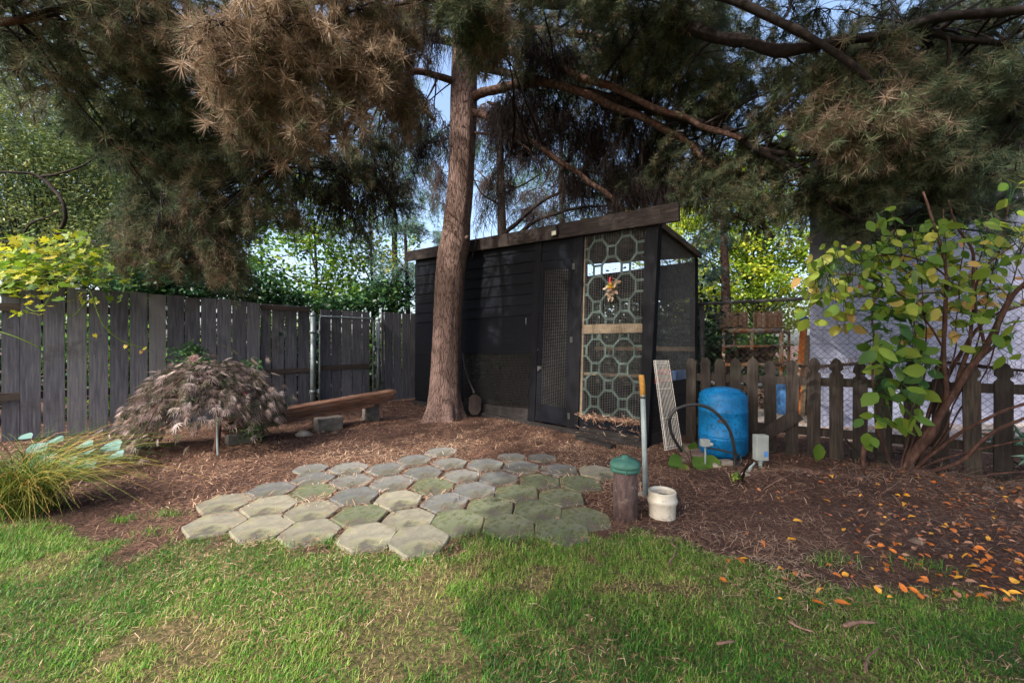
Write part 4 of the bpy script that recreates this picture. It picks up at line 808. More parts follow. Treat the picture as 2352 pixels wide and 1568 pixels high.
def crate(cx,cy,z,w_,d_,h_,ang,lab):
    t=thing('slatted_crate',(cx,cy,z),lab,'crate','wooden crates on the pipe rack')
    X_=np.array([math.cos(ang),math.sin(ang),0]);Y_=np.array([-math.sin(ang),math.cos(ang),0]); c=np.array([cx,cy,z])
    n_=7
    for s_ in (-1,1):
        mb=MB()
        for k in range(n_):
            u0=-w_/2+w_*k/n_+.006; q=c+X_*u0+Y_*s_*d_/2; mb.slab(q+[0,0,h_],q+X_*(w_/n_*.62)+[0,0,h_*(1-.02*(k%3))],q+X_*(w_/n_*.62),q,Y_*.014,RG.normal()*.1)
        build('slatted_side',mb,M['crate'],t)
        mb=MB()
        for k in range(4):
            u0=-d_/2+d_*k/4+.006; q=c+Y_*u0+X_*s_*w_/2; mb.slab(q+[0,0,h_],q+Y_*(d_/4*.7)+[0,0,h_],q+Y_*(d_/4*.7),q,X_*.014,RG.normal()*.1)
        build('slatted_end',mb,M['crate'],t)
    mb=MB(); mb.bar(c-X_*w_/2+Y_*(d_/2-.01)+[0,0,h_-.04],c+X_*w_/2+Y_*(d_/2-.01)+[0,0,h_-.04],.02,.04); mb.slab(c-X_*w_/2-Y_*d_/2,c+X_*w_/2-Y_*d_/2,c+X_*w_/2+Y_*d_/2,c-X_*w_/2+Y_*d_/2,(0,0,.015)); build('crate_base',mb,M['crate'],t)
crate(rp(1703,0)[0],RY+.42,zt+.06,.5,.45,.29,-.25,'slatted crate with orange end slats on the left of the pipe rack')
crate(rp(1797,0)[0],RY+.45,zt+.06,.44,.5,.31,-.5,'grey brown slatted crate on the right of the pipe rack')
nl=0
for (zb,hh) in ((rp(0,837)[2]+.045,.30),(.02,.42)):
    for r_ in range(4):
        for k in range(8):
            x_=rp(1670,0)[0]+.055+k*.125+RG.normal()*.01; z_=zb+.055+r_*.095+RG.normal()*.006
            if z_>zb+hh or x_>rp(1790,0)[0]-.05: continue
            rad=RG.uniform(.042,.058); mb=MB(); y0_=RY+.0+RG.uniform(-.05,.06); nn=7
            mb.tube([(x_,y0_,z_),(x_+RG.normal()*.01,y0_+.4,z_),(x_,y0_+RG.uniform(.7,.85),z_)],rad,nn,jit=lambda p,a:1+.25*noise.noise(Vector((p[0]*9,p[2]*9,a))),a=RG.normal()*.12)
            o=build('firewood_log',mb,M['log'],loc=(x_,y0_,z_)); nl+=1
            tag(o,'split firewood log stacked on the rack shelf behind the fence' if zb>.1 else 'split firewood log stacked on the ground under the rack','log','firewood logs on the shelf' if zb>.1 else 'firewood logs on the ground')
# blue bin and leaning poles
q=P(1796,0,6.9); t=thing('blue_bin',(q[0]+.0,6.9,0),'tall blue plastic bin standing under the right end of the rack','bin')
x0,x1=P(1783,0,6.9)[0],P(1813,0,6.9)[0]; zt_=P(0,870,6.9)[2]
mb=MB(); mb.slab((x0+.015,6.8,zt_-.05),(x1-.015,6.8,zt_-.05),(x1-.03,6.82,-.02),(x0+.03,6.82,-.02),(0,.24,0)); build('body',mb,M['bluebin'],t,bevel=.01)
mb=MB(); mb.box(x0,x1,6.77,7.07,zt_-.05,zt_); build('rim',mb,M['bluebin'],t,bevel=.008)
for k,(xa,ya,xb,yb,Yp,r_,mt,lab) in enumerate([(1846,752,1832,985,6.75,.045,'orange','orange timber leaning upright against the building corner'),(1857,770,1843,985,6.65,.03,'rawwood','pale pole leaning right of the orange timber'),(1851,800,1850,985,6.85,.028,'rustpipe','thin rusty pole leaning behind the orange timber'),(1838,835,1815,988,6.6,.035,'rustpipe','short rusty plank leaning low beside the blue bin')]):
    a_=P(xa,ya,Yp+.15); b_=P(xb,yb,Yp); b_[2]=0
    mb=MB(); mb.bar(a_,b_,r_*2,r_*1.2); o=build('leaning_pole',mb,M[mt],loc=b_); tag(o,lab,'pole')
q=P(1842,748,6.9); mb=MB(); mb.bar(q+[0,0,-.1],q+[.05,0,.16],.03,.12); o=build('dark_tarp_bundle',mb,M['blue'],loc=q); tag(o,'bluish bundle stuck on top of the leaning timber','tarp')
# ---------------------------------------------------------------- stones, sticks, leaves
def rock(c,r,lab,mat='stone',name='stone',sq=(1,1,.6)):
    import bmesh
    bm=bmesh.new(); bmesh.ops.create_icosphere(bm,subdivisions=3,radius=1); sd=RG.uniform(0,50)
    for v in bm.verts:
        k=1+.35*noise.noise(v.co*1.3+Vector((sd,0,0)))+.12*noise.noise(v.co*4+Vector((sd,0,0))); v.co=Vector((v.co.x*k*r*sq[0],v.co.y*k*r*sq[1],v.co.z*k*r*sq[2]))
    me=bpy.data.meshes.new(name); bm.to_mesh(me); bm.free(); o=bpy.data.objects.new(name,me); o.location=[float(a) for a in c]; setup(o,name,M[mat],None,True); tag(o,lab,'stone'); return o
for px,py,r,lab,m_,sq in ((1600,1050,.10,'flat brown stone behind the green seedling','stone',(1.2,1,.5)),(1582,1040,.13,'large dark stone at the coop corner behind the grey pole','stone',(1,.8,.7)),(1575,1063,.1,'low brown stone between the pole and the seedling','stone',(1.3,.8,.6)),
    (1712,1094,.05,'small pale stone below the upright electrical box','palestone',(1,1,.6)),(1643,1072,.05,'small pale stone in front of the pressure tank','palestone',(1.1,1,.6)),(698,1000,.09,'tan stone under the lumber stack','palestone',(1.2,1,.6)),(770,995,.05,'small stone right of the lumber block','stone',(1,1,.6)),
    (1474,1135,.03,'little grey stone between well pipe and pole','palestone',(1,1,.7)),(2272,1130,.05,'small grey stone on the soil at the right','palestone',(1,1,.6)),(1420,1165,.02,'tiny pale pebble at the foot of the well pipe','palestone',(1,1,.7)),(2105,1245,.035,'dark small stone among orange leaves','stone',(1,1,.6))):
    c=G(px,py); rock(c+[0,0,r*.12],r,lab,m_,sq=sq)
mb=MB(); a_,b_=SP.at(SP.u(1348),.03,.2),SP.at(SP.u(1440),.03,.3); mb.bar(a_,b_,.09,.05); o=build('old_board',mb,M['skirt'],loc=a_,bevel=.004); tag(o,'weathered broken board lying in front of the lattice panel','board')
def stick(pts,r,lab,mat='stick',grp=None,up=.012):
    w_=np.array([G(*q) for q in pts]); w_[:,2]=gz(w_[:,0],w_[:,1])+up; s_=smooth_path(w_,5); rr=np.interp(np.linspace(0,1,len(s_)),[0,.04,1],[r*.4,r*.75,r*.35]); mb=MB()
    mb.tube(s_,list(rr),7,jit=lambda p,a:1+.25*noise.noise(Vector(p)*60)); o=build('fallen_stick',mb,M[mat],smooth=True,loc=w_[0]); tag(o,lab,'stick',grp); return o
stick([(1545,1248),(1543,1262),(1552,1272),(1548,1290),(1532,1307)],.009,'crooked grey stick on the lawn below the patio corner',up=.03)
stick([(1740,1258),(1770,1268),(1778,1283)],.006,'short pale twig on the lawn right of the crooked stick',up=.03)
stick([(1985,1262),(2000,1240),(2030,1238)],.008,'pale twisted twig at the lawn edge near the soil',up=.03)
stick([(2530*.7656,1900*.7656),(2575*.7656,1888*.7656),(2625*.7656,1885*.7656)],.014,'thick pink brown stick lying in the lawn at lower right',up=.03)
stick([(2150*.7656,1960*.7656),(2205*.7656,1950*.7656)],.010,'short brown stick in the lawn at the bottom',up=.03)
stick([(2365*.7656,1882*.7656),(2400*.7656,1905*.7656),(2440*.7656,1918*.7656)],.008,'slanted brown stick in the lawn left of the thick one',up=.03)
stick([(2595*.7656,2045*.7656),(2605*.7656,2000*.7656),(2640*.7656,1970*.7656)],.007,'pale curved stick near the bottom edge of the lawn',up=.035)
stick([(2210*.7656,1668*.7656),(2255*.7656,1690*.7656)],.006,'thin pale stick at the lawn edge below the pot',up=.03)
stick([(2310*.7656,1680*.7656),(2330*.7656,1640*.7656)],.007,'short upright looking twig on the needle litter',up=.02)
stick([(1753,1130),(1800,1122),(1850,1108),(1880,1106)],.006,'long thin pale twig lying in front of the picket fence')
stick([(1905,1118),(1960,1112),(2040,1108)],.005,'thin twig lying under the right shrub')
stick([(962,966),(1010,966),(1050,974)],.011,'brown stick lying at the foot of the pine trunk')
stick([(1100,944),(1125,955),(1148,968)],.008,'dark twig lying between the trunk and the coop')
# fallen leaves
variants=[]
for nm in ('leaf_orange','leaf_yellow','leaf_tan'):
    for s_ in range(3):
        v,f=OVAL; cu=RG.uniform(.3,1.2); mb=MB(); mb.add([(a-.5,b*RG.uniform(.62,.8),c*cu*2+.12*(a-.5)**2*cu) for a,b,c in v],f)
        me=bpy.data.meshes.new('fallen_leaf'); me.from_pydata(mb.v,[],mb.f); me.materials.append(M[nm]); at=me.attributes.new('v','FLOAT','POINT'); variants.append((nm,me))
labs={'leaf_orange':'orange fallen leaf lying flat among many on the ground at the right','leaf_yellow':'bright yellow fallen leaf lying among the orange ones at the right','leaf_tan':'dull tan fallen leaf lying among the orange ones at the right'}
def lf(px,py,size=None,nm=None,up=.012):
    c=G(px,py); 
    nm=nm or RG.choice(['leaf_orange','leaf_yellow','leaf_tan'],p=[.5,.18,.32]); me=[m for n_,m in variants if n_==nm][int(RG.integers(3))]
    o=bpy.data.objects.new('fallen_leaf',me); C.objects.link(o); s_=size or RG.uniform(.022,.052); o.scale=(s_,s_*RG.uniform(.6,1.1),s_*RG.uniform(.6,2.2))
    o.location=(float(c[0]),float(c[1]),float(gz(c[0],c[1]))+up+RG.random()*.01); o.rotation_euler=(RG.normal()*.28,RG.normal()*.28,RG.uniform(0,2*PI)); tag(o,labs[nm],'leaf',{'leaf_orange':'orange','leaf_yellow':'yellow','leaf_tan':'tan'}[nm]+' leaves fallen on the ground at the right')
spots_=[(1818,1254,'leaf_yellow'),(1952,1305,'leaf_orange'),(2075,1170,'leaf_yellow'),(2068,1157,'leaf_orange'),(1832,1208,'leaf_yellow'),(1946,1207,'leaf_yellow'),(2064,1262,'leaf_yellow'),(2073,1300,'leaf_orange'),(2233,1310,'leaf_yellow'),(2290,1335,'leaf_orange'),(2270,1315,'leaf_orange'),(2330,1345,'leaf_yellow'),(2120,1345,'leaf_orange'),(1700,1305,'leaf_orange'),(1882,1403,'leaf_orange'),(1935,1400,'leaf_orange'),(1672,1305,'leaf_orange'),(1708,1300,'leaf_yellow')]
for x_,y_,nm in spots_: lf(x_,y_,RG.uniform(.045,.065),nm,.025)
n=0
while n<270:
    t_=RG.random()**.75; x_=1600+760*t_; y_=RG.uniform(1105,1385)
    if RG.random()>((x_-1500)/850)**1.6 or y_<1100+ (2352-x_)*.03: continue
    lf(x_,y_,up=.014); n+=1
nb=NB(); n=3600; x=RG.uniform(2.0,6.5,n); y=RG.uniform(1.9,4.0,n); k=(RG.random(n)<(x-1.6)/3.4); x,y=x[k],y[k]; n=len(x)
inst(nb,*OVAL,np.stack([x,y,gz(x,y)+RG.uniform(.002,.014,n)],1),unit(RG.normal(size=(n,3))*[1,1,.2]),unit(RG.normal(size=(n,3))*.3+[0,0,1]),RG.uniform(.02,.045,n),RG.uniform(.012,.028,n),RG.random(n))
xb=RG.uniform(3.5,9,500); yb=RG.uniform(3.2,6.4,500); k=((yb-6.07)+(xb-2.76)*.644>0.1); inst(nb,*OVAL,np.stack([xb[k],yb[k],np.full(k.sum(),.04)],1),unit(RG.normal(size=(k.sum(),3))*[1,1,.1]),np.tile([0,0,1.],(k.sum(),1)),.06,.04,RG.uniform(.6,1,k.sum()))
o=nb.build('leaf_litter',mat_v('leaf_litter_colours',[(0,srgb(64,46,40)),(.5,srgb(122,84,66)),(.8,srgb(176,118,80)),(1,srgb(206,120,48))],.8,.1)); tag(o,'small brown and orange leaf fragments mixed in the soil at the right','leaf litter',kind='stuff')
# ---------------------------------------------------------------- main pine
TB=G(1018,962); TY=TB[1]
tp=[(1020,975,.36),(1020,955,.31),(1021,930,.265),(1022,890,.238),(1023,840,.225),(1025,780,.222),(1028,720,.222),(1033,650,.225),(1039,590,.232),(1045,560,.235),(1051,500,.212),(1057,430,.205),(1061,350,.205),(1064,280,.21),(1066,200,.205),(1067,120,.195),(1064,40,.185),(1060,-60,.175),(1052,-220,.155),(1046,-420,.12),(1040,-700,.07)]
cpts=smooth_path([P(x_,y_,TY) for x_,y_,_ in tp],6); rad=np.interp(np.linspace(0,len(tp)-1,len(cpts)),range(len(tp)),[r for *_,r in tp])
def barkj(p,a):
    z=p[2]; q=Vector((math.cos(a)*2.2,math.sin(a)*2.2,z*.9)); k=1+.06*noise.noise(q*1.2)+.035*noise.noise(Vector((math.cos(a)*9,math.sin(a)*9,z*3)))+.02*noise.noise(Vector((math.cos(a)*22,math.sin(a)*22,z*9)))
    if z<.45: k+=(.45-z)*.55*max(0,math.cos(a*5+.8+z))*(1-z*.5)
    return k
tree=thing('pine_tree',TB,'large pine with a thick reddish trunk and wide drooping brown green limbs over the yard','tree')
mb=MB(); mb.tube(cpts,list(rad),64,jit=barkj); build('trunk',mb,M['bark'],tree,True)
for (px,py,dx,r) in ((1052,470,0,.045),(1063,445,0,.035),(1045,560,0,.045),(1060,330,0,.035),(1072,545,.0,.035),(1080,208,0,.04)):
    c=P(px,py,TY-.155); mb=MB()
    mb.tube([c+[0,.06,0],c+[0,.0,0],c+[0,-.025,0]],[r*1.4,r,r*.5],10,jit=lambda p,a:1+.3*noise.noise(Vector((p[0]*9,a,p[2]*9))))
    build('knot',mb,M['bark'],tree,True)
limbs=[]
def limb(pts,r0,r1,mat='limbbark',parent=None,name='limb'):
    s_=smooth_path([P(*q) for q in pts],6); s_+=np.array([[noise.noise(Vector(p)*2.2)*.05,noise.noise(Vector(p)*2.2+Vector((9,0,0)))*.05,noise.noise(Vector(p)*2.2+Vector((0,9,0)))*.04] for p in s_])*np.minimum(1,np.linspace(0,4,len(s_)))[:,None]
    mb=MB(); mb.tube(s_,list(np.linspace(r0,r1,len(s_))),9,jit=lambda p,a:1+.22*noise.noise(Vector(p)*7)); build(name,mb,M[mat],parent or tree,True); return s_
LM=[]
LM.append(limb([(1085,225,6.5),(1110,212,6.35),(1150,203,6.2),(1215,192,6.1),(1280,196,6.0),(1340,216,5.9),(1400,245,5.8),(1470,270,5.6),(1540,308,5.5),(1600,342,5.4),(1632,382,5.35),(1690,398,5.3),(1722,440,5.25),(1742,495,5.2),(1778,545,5.2)],.075,.022))
LM.append(limb([(1085,258,6.5),(1115,266,6.4),(1150,288,6.3),(1220,328,6.2),(1300,382,6.1),(1360,420,6.0),(1410,462,5.9),(1440,490,5.85)],.06,.028))
LM.append(limb([(1075,115,6.5),(1130,112,6.4),(1190,122,6.2),(1250,135,6.1),(1310,168,5.9),(1400,200,5.7),(1500,245,5.4),(1600,285,5.2),(1700,320,4.9)],.085,.03))
LM.append(limb([(1060,100,6.5),(1010,92,6.4),(950,80,6.3),(890,92,6.0),(800,60,5.5),(700,70,5.)],.07,.03))
LM.append(limb([(1050,190,6.5),(1000,175,6.3),(940,170,6.1),(880,215,5.9),(800,280,5.6),(740,312,5.5),(690,345,5.4),(640,382,5.3),(600,412,5.3)],.055,.02))
LM.append(limb([(1070,-60,6.5),(1200,-10,6.),(1350,10,5.6),(1480,40,5.2),(1568,66,4.9),(1670,88,4.6),(1807,113,4.2),(1910,99,4.0),(2046,75,3.9),(2149,41,3.8),(2352,14,3.7),(2500,0,3.6)],.09,.03,'darkbark'))
LM.append(limb([(2060,72,3.9),(2098,68,3.9),(2200,92,3.9),(2352,99,3.9),(2500,130,3.9)],.035,.02,'darkbark'))
LM.append(limb([(1090,150,6.4),(1300,200,6.0),(1450,240,5.7),(1568,273,5.4),(1670,297,5.1),(1739,342,4.9),(1807,379,4.8),(1910,410,4.6),(2050,440,4.5),(2180,480,4.4),(2300,505,4.3)],.06,.018,'darkbark'))
LM.append(limb([(1739,342,4.9),(1830,355,4.7),(1950,350,4.6),(2080,365,4.4),(2200,380,4.2),(2340,410,4.1)],.035,.014,'darkbark'))
LM.append(limb([(1807,379,4.8),(1870,430,4.7),(1930,480,4.7),(1990,510,4.6),(2100,530,4.6)],.03,.01,'darkbark'))
LM.append(limb([(1055,-130,6.4),(950,-80,5.6),(820,-40,4.8),(700,0,4.2),(600,40,3.9),(520,80,3.7),(440,110,3.6)],.08,.025))
LM.append(limb([(1060,-20,6.4),(900,20,6.1),(700,90,5.8),(500,160,5.5),(380,230,5.3),(290,300,5.2),(260,340,5.2)],.07,.02))
LM.append(limb([(1060,-160,6.4),(800,-90,5.6),(500,-40,4.8),(250,0,4.3),(60,40,4.),(-100,70,3.9)],.08,.025))
LM.append(limb([(1075,-200,6.4),(1080,-160,5.2),(1090,-60,4.4),(1095,30,3.9)],.06,.02))
LM.append(limb([(1080,-250,6.4),(1300,-150,5.4),(1500,-60,4.6),(1750,30,4.1),(1950,150,3.9),(2050,250,3.8)],.07,.02,'darkbark'))
LM.append(limb([(1068,60,6.5),(1150,70,6.3),(1300,72,6.1),(1420,100,6.0),(1560,150,5.9)],.05,.02))
# pale small dead branches near the top of the trunk
for pts in ([(1045,20,6.3),(980,25,6.1),(920,5,6.),(860,-20,5.9)],[(1050,60,6.3),(1000,62,6.1),(960,50,6.1),(925,35,6.)],[(960,50,6.1),(985,78,6.1),(1020,70,6.2)],[(1300,80,6.),(1380,95,5.9),(1420,105,5.9)],[(1350,100,6.),(1400,140,5.9),(1440,175,5.9)],[(1120,235,6.4),(1180,255,6.2),(1240,330,6.1)],[(1090,305,6.5),(1180,320,6.2),(1260,400,6.)]):
    LM.append(limb(pts,.022,.008,'stem'))
def grow(name,parent,limbpts,clusters,mat,needle=.11,nw=.0032,pern=(22,46),wide=1.):
    """branchlets from the limbs into ellipsoid clusters, each set with needle tufts"""
    nb=NB(); LP=[np.concatenate(limbpts)]
    for (c,r,nbr,lo,hi,nl,droop) in clusters:
        c=np.array(c);r=np.array(r); allp=LP[0]
        dd=np.linalg.norm(allp-c,axis=1); s_=allp[np.argmin(dd)]
        subs=[]
        for k in range(max(2,int(nbr/26))):      # carrier branches
            e=c+unit(RG.normal(size=3))*r*RG.uniform(.3,.8); near=allp[np.argsort(dd)[:40]]; s_=near[RG.integers(len(near))]
            m_=(s_+e)/2+[RG.normal()*.08,RG.normal()*.08,.12]; t=np.linspace(0,1,9)[:,None]; q=s_*(1-t)**2+2*m_*t*(1-t)+e*t*t; q=q+np.cumsum(RG.normal(size=(9,3))*.03,0)*t; subs.append(q)
        subs=np.array(subs); tubes(nb,subs,RG.uniform(.010,.02,len(subs)),.004,RG.uniform(0,.08,len(subs)),5)
        sp_=np.concatenate([s[3:] for s in subs])
        K_=max(3,nbr//9); cc_=c+unit(RG.normal(size=(K_,3)))*(RG.random((K_,1))**.45)*r; e=cc_[RG.integers(K_,size=nbr)]+RG.normal(size=(nbr,3))*np.maximum(r*.2,.09)
        di=np.linalg.norm(e[:,None]-sp_[None],axis=2)+RG.random((nbr,len(sp_)))*.25; s_=sp_[np.argmin(di,axis=1)]
        ln=np.linalg.norm(e-s_,axis=1,keepdims=True)
        k=ln[:,0]>.12; e,s_,ln=e[k],s_[k],ln[k]; n=len(e)
        m_=(s_+e)/2+np.c_[RG.normal(size=(n,2))*.05,np.full(n,.04)]+[0,0,.12*droop]*ln; e=e-[0,0,.25*droop]*ln
        t=np.linspace(0,1,7)[None,:,None]; Q=s_[:,None]*(1-t)**2+2*m_[:,None]*t*(1-t)+e[:,None]*t*t
        tubes(nb,Q,RG.uniform(.0035,.006,n),.002,RG.uniform(0,.11,n),3)
        if nl<=0: # bare: add hanging side twiglets
            for rep in range(int(-nl)):
                tt=RG.integers(1,7,n); a=Q[np.arange(n),tt]; b=a+RG.normal(size=(n,3))*[.1,.1,.07]-[0,0,.13*abs(droop)]; md=(a+b)/2+RG.normal(size=(n,3))*.025
                tubes(nb,np.stack([a,md,b],1),.0036,.0018,RG.uniform(0,.1,n),3)
            continue
        # needle tufts: along the outer half plus the tip
        vb=RG.uniform(lo,hi,n)
        for tt,nn in ((.55,pern[0]),(.7,pern[0]),(.85,pern[0]),(1.,pern[1])):
            pos=(s_*(1-tt)**2+2*m_*tt*(1-tt)+e*tt*tt); tan=unit(2*(1-tt)*(m_-s_)+2*tt*(e-m_)+1e-6)
            pp=np.repeat(pos,nn,0)-np.repeat(tan,nn,0)*RG.random((n*nn,1))*.06; td=np.repeat(tan,nn,0)
            dd_=unit(td*RG.uniform(.15,1.1,(n*nn,1))+rnd_dirs(n*nn)*.95*wide); N_=n*nn
            inst(nb,*NEEDLE,pp,dd_,rnd_dirs(N_),nl*RG.uniform(.7,1.15,N_),nw,np.clip(np.repeat(vb,nn)+RG.normal(size=N_)*.12,.13,1))
    return nb.build(name,M[mat],parent)
def cp(px,py,Y,rx,ry,rY): return P(px,py,Y),(rx/F*Y,rY,ry/F*Y)
CL=[]
def c_(px,py,Y,rx,ry,rY,n,lo,hi,nl=.125,droop=.95): a,b=cp(px,py,Y,rx,ry,rY); CL.append((a,b,int(n*DENS),lo,hi,nl,droop))
# upper left, dark
c_(430,60,4.2,170,80,.7,150,.2,.7); c_(200,60,4.2,220,90,.7,170,.3,.8); c_(60,150,4.4,150,100,.7,100,.25,.7); c_(330,170,5.0,150,60,.7,120,.15,.5); c_(180,-20,4.,240,60,.8,90,.3,.6)
# middle left mass hanging to the fence
c_(430,250,5.0,130,70,.7,150,.14,.45); c_(300,300,5.2,120,60,.6,100,.14,.4); c_(440,380,5.3,130,60,.6,110,.2,.7); c_(500,470,5.3,110,60,.6,110,.3,.75); c_(420,600,5.3,120,35,.5,80,.3,.75); c_(520,610,5.4,60,40,.4,40,.3,.8); c_(300,560,5.3,50,40,.4,30,.2,.6); c_(400,530,5.3,100,50,.5,100,.22,.7); c_(480,560,5.4,80,40,.4,70,.3,.8); c_(330,470,5.3,70,50,.5,40,.2,.5)
c_(600,400,5.4,90,80,.6,90,.3,.7); c_(640,500,5.5,60,40,.4,30,.3,.7)
# drooping dark foliage left of trunk
c_(760,380,6.,110,50,.6,80,.3,.7,.1,1.2); c_(740,450,6.2,110,60,.7,70,.3,.6,.09,1.2); c_(860,330,6.2,70,40,.5,45,.3,.6,.09,1.); c_(900,450,6.8,60,70,.5,40,.2,.5,.09,1.2); c_(800,540,7.,90,30,.6,30,.2,.5,.09,1.2)
# top centre-right
c_(1250,20,5.2,150,50,.8,110,.25,.6); c_(1450,20,5.,150,60,.9,130,.2,.6); c_(1350,110,5.8,150,45,.6,80,.2,.6,.1); c_(1500,130,5.6,130,60,.7,110,.2,.55); c_(1480,210,5.8,130,45,.6,90,.25,.6,.1); c_(1200,170,6.2,70,30,.4,30,.3,.6,.09)
c_(1600,60,5.2,110,60,.8,90,.2,.55); c_(1640,190,5.4,120,70,.8,120,.2,.6); c_(1780,230,5.,120,80,.8,130,.25,.6); c_(1620,260,5.5,110,40,.6,80,.3,.6,.1)
c_(1760,60,4.9,120,60,.8,45,.2,.5,.1); c_(1950,150,4.2,120,45,.5,60,.25,.6); c_(1900,30,4.6,150,45,.8,38,.2,.5,.1); c_(2100,30,4.5,150,40,.8,36,.2,.5,.1); c_(2280,40,4.3,110,70,.7,60,.2,.5)
c_(1280,60,7.6,220,90,.8,170,.14,.55); c_(1480,120,7.4,170,90,.8,150,.14,.5); c_(1360,210,7.4,150,50,.6,80,.14,.5); c_(920,90,7.2,120,80,.6,90,.3,.7); c_(1600,150,6.8,150,90,.8,120,.14,.5); c_(1600,20,6.,150,50,.8,100,.14,.5)
c_(2000,120,5.2,150,90,.6,110,.2,.55); c_(2200,120,5.2,150,100,.6,130,.2,.55); c_(2300,200,5.2,100,120,.6,100,.2,.5); c_(2150,300,5.2,170,90,.6,150,.15,.5); c_(2050,400,5.3,170,70,.5,130,.2,.55); c_(2280,420,5.1,120,70,.5,70,.15,.5); c_(1960,460,5.2,130,45,.5,80,.2,.5); c_(2150,500,5.2,130,30,.4,50,.2,.5); c_(1530,300,6.6,120,60,.6,110,.25,.55,.11,1.3); c_(1450,400,7.,110,60,.6,90,.25,.55,.11,1.3); c_(1240,180,7.,110,60,.6,90,.2,.5); c_(880,420,7.6,80,70,.6,22,.2,.5,.11,1.2)
# right side curtain, one paler cluster with a sunlit spot put into its colour
c_(1930,230,4.3,110,60,.6,110,.35,.75); c_(1990,300,4.0,90,70,.4,100,.45,.85,.12,1.); c_(2080,230,4.3,120,70,.6,110,.25,.6); c_(2210,200,4.3,120,80,.6,110,.2,.55); c_(2310,290,4.3,90,110,.6,110,.15,.5)
c_(1840,330,4.9,130,60,.7,120,.25,.6); c_(2100,340,4.3,130,60,.6,120,.25,.6); c_(2200,400,4.3,110,50,.5,80,.2,.5); c_(2050,420,4.5,110,45,.5,70,.25,.55,.1); c_(2250,480,4.4,90,35,.5,34,.2,.5,.1)
c_(1880,420,4.8,90,45,.5,55,.25,.55,.1); c_(1960,490,4.7,90,35,.4,50,.25,.5,.1); c_(1720,400,5.2,120,50,.6,70,.25,.55,.1,1.2); c_(1660,470,5.3,90,50,.5,55,.3,.6,.09,1.4); c_(1800,480,5.1,90,50,.5,45,.3,.6,.09,1.2); c_(2330,560,4.3,60,40,.4,14,.2,.5,.1)
c_(1560,360,5.8,110,60,.6,80,.3,.6,.09,1.2); c_(1500,420,6.,90,50,.5,55,.3,.6,.09,1.4); c_(1600,420,5.6,70,40,.4,30,.3,.6,.09,1.4)
# bare hanging twigs right of the trunk
for q in ((1160,260,6.4,70,50,.5,40),(1240,240,6.4,90,50,.5,70),(1400,270,6.2,90,50,.5,70),(930,230,6.6,70,60,.5,30),(1180,300,6.4,80,60,.5,60),(1300,300,6.3,100,70,.5,90),(1420,340,6.1,100,70,.5,90),(1350,420,6.3,110,50,.5,60),(1500,440,6.,90,50,.5,70),(960,300,6.6,80,80,.6,60),(870,420,6.6,110,80,.6,60),(1150,430,6.6,60,70,.4,25),(1600,400,5.6,90,60,.5,70),(1250,120,6.,120,60,.5,60),(980,60,6.,90,50,.5,45),(1430,460,5.8,40,40,.3,30),(720,420,6.,140,90,.6,60)):
    c_(*q,0,.1,-7,2.4)
CL=[(a,b,n,max(.14,lo-.12),hi-.08,nl,dr_) if nl>0 else (a,b,n,lo,hi,nl,dr_) for a,b,n,lo,hi,nl,dr_ in CL]
grow('crown',tree,LM,CL,'pine',nw=.0056,pern=(11,44),wide=1.3)
CL=[]
# close brown clusters at upper centre-left, paler tan put in for sunlit look
c_(640,40,3.6,150,60,.5,60,.5,1.,.16); c_(600,150,3.7,120,80,.5,70,.5,1.,.16); c_(760,170,3.9,120,80,.45,70,.55,1.,.16); c_(590,250,4.0,70,50,.4,34,.3,.95,.16); c_(700,265,4.0,110,45,.4,46,.32,.95,.16)
c_(850,120,4.1,110,90,.45,90,.45,.85); c_(900,215,4.3,60,60,.3,40,.45,.8); c_(800,-20,3.8,150,60,.6,80,.4,.8)
# green-brown beard in front of the trunk top
c_(1085,20,3.9,75,45,.35,70,.14,.45,.13,1.2); c_(1130,85,4.2,60,50,.35,40,.3,.7,.13,1.2); c_(1040,-20,4.2,110,40,.4,60,.3,.6)
grow('near_crown',tree,LM,CL,'pine',nw=.0068,pern=(12,58),wide=1.4)
# unseen needle clusters added above the picture to shade the yard
CL=[]
def hi_(x_,y_,z_,rx,ry,rz,n): CL.append(((x_,y_,z_),(rx,ry,rz),n,.2,.7,.15,.4))
for q in HIGH: hi_(*q)
grow('added_shade_crown',tree,[np.array([[TB[0],TY,z_] for z_ in np.linspace(5,12,30)])]+[np.array([[TB[0]*(1-t)+x_*t,TY*(1-t)+y_*t,z_-.3+.5*math.sin(3*t)*0] for t in np.linspace(0,1,12)]) for (x_,y_,z_,*_) in HIGH],CL,'pine',nw=.009,pern=(9,20))
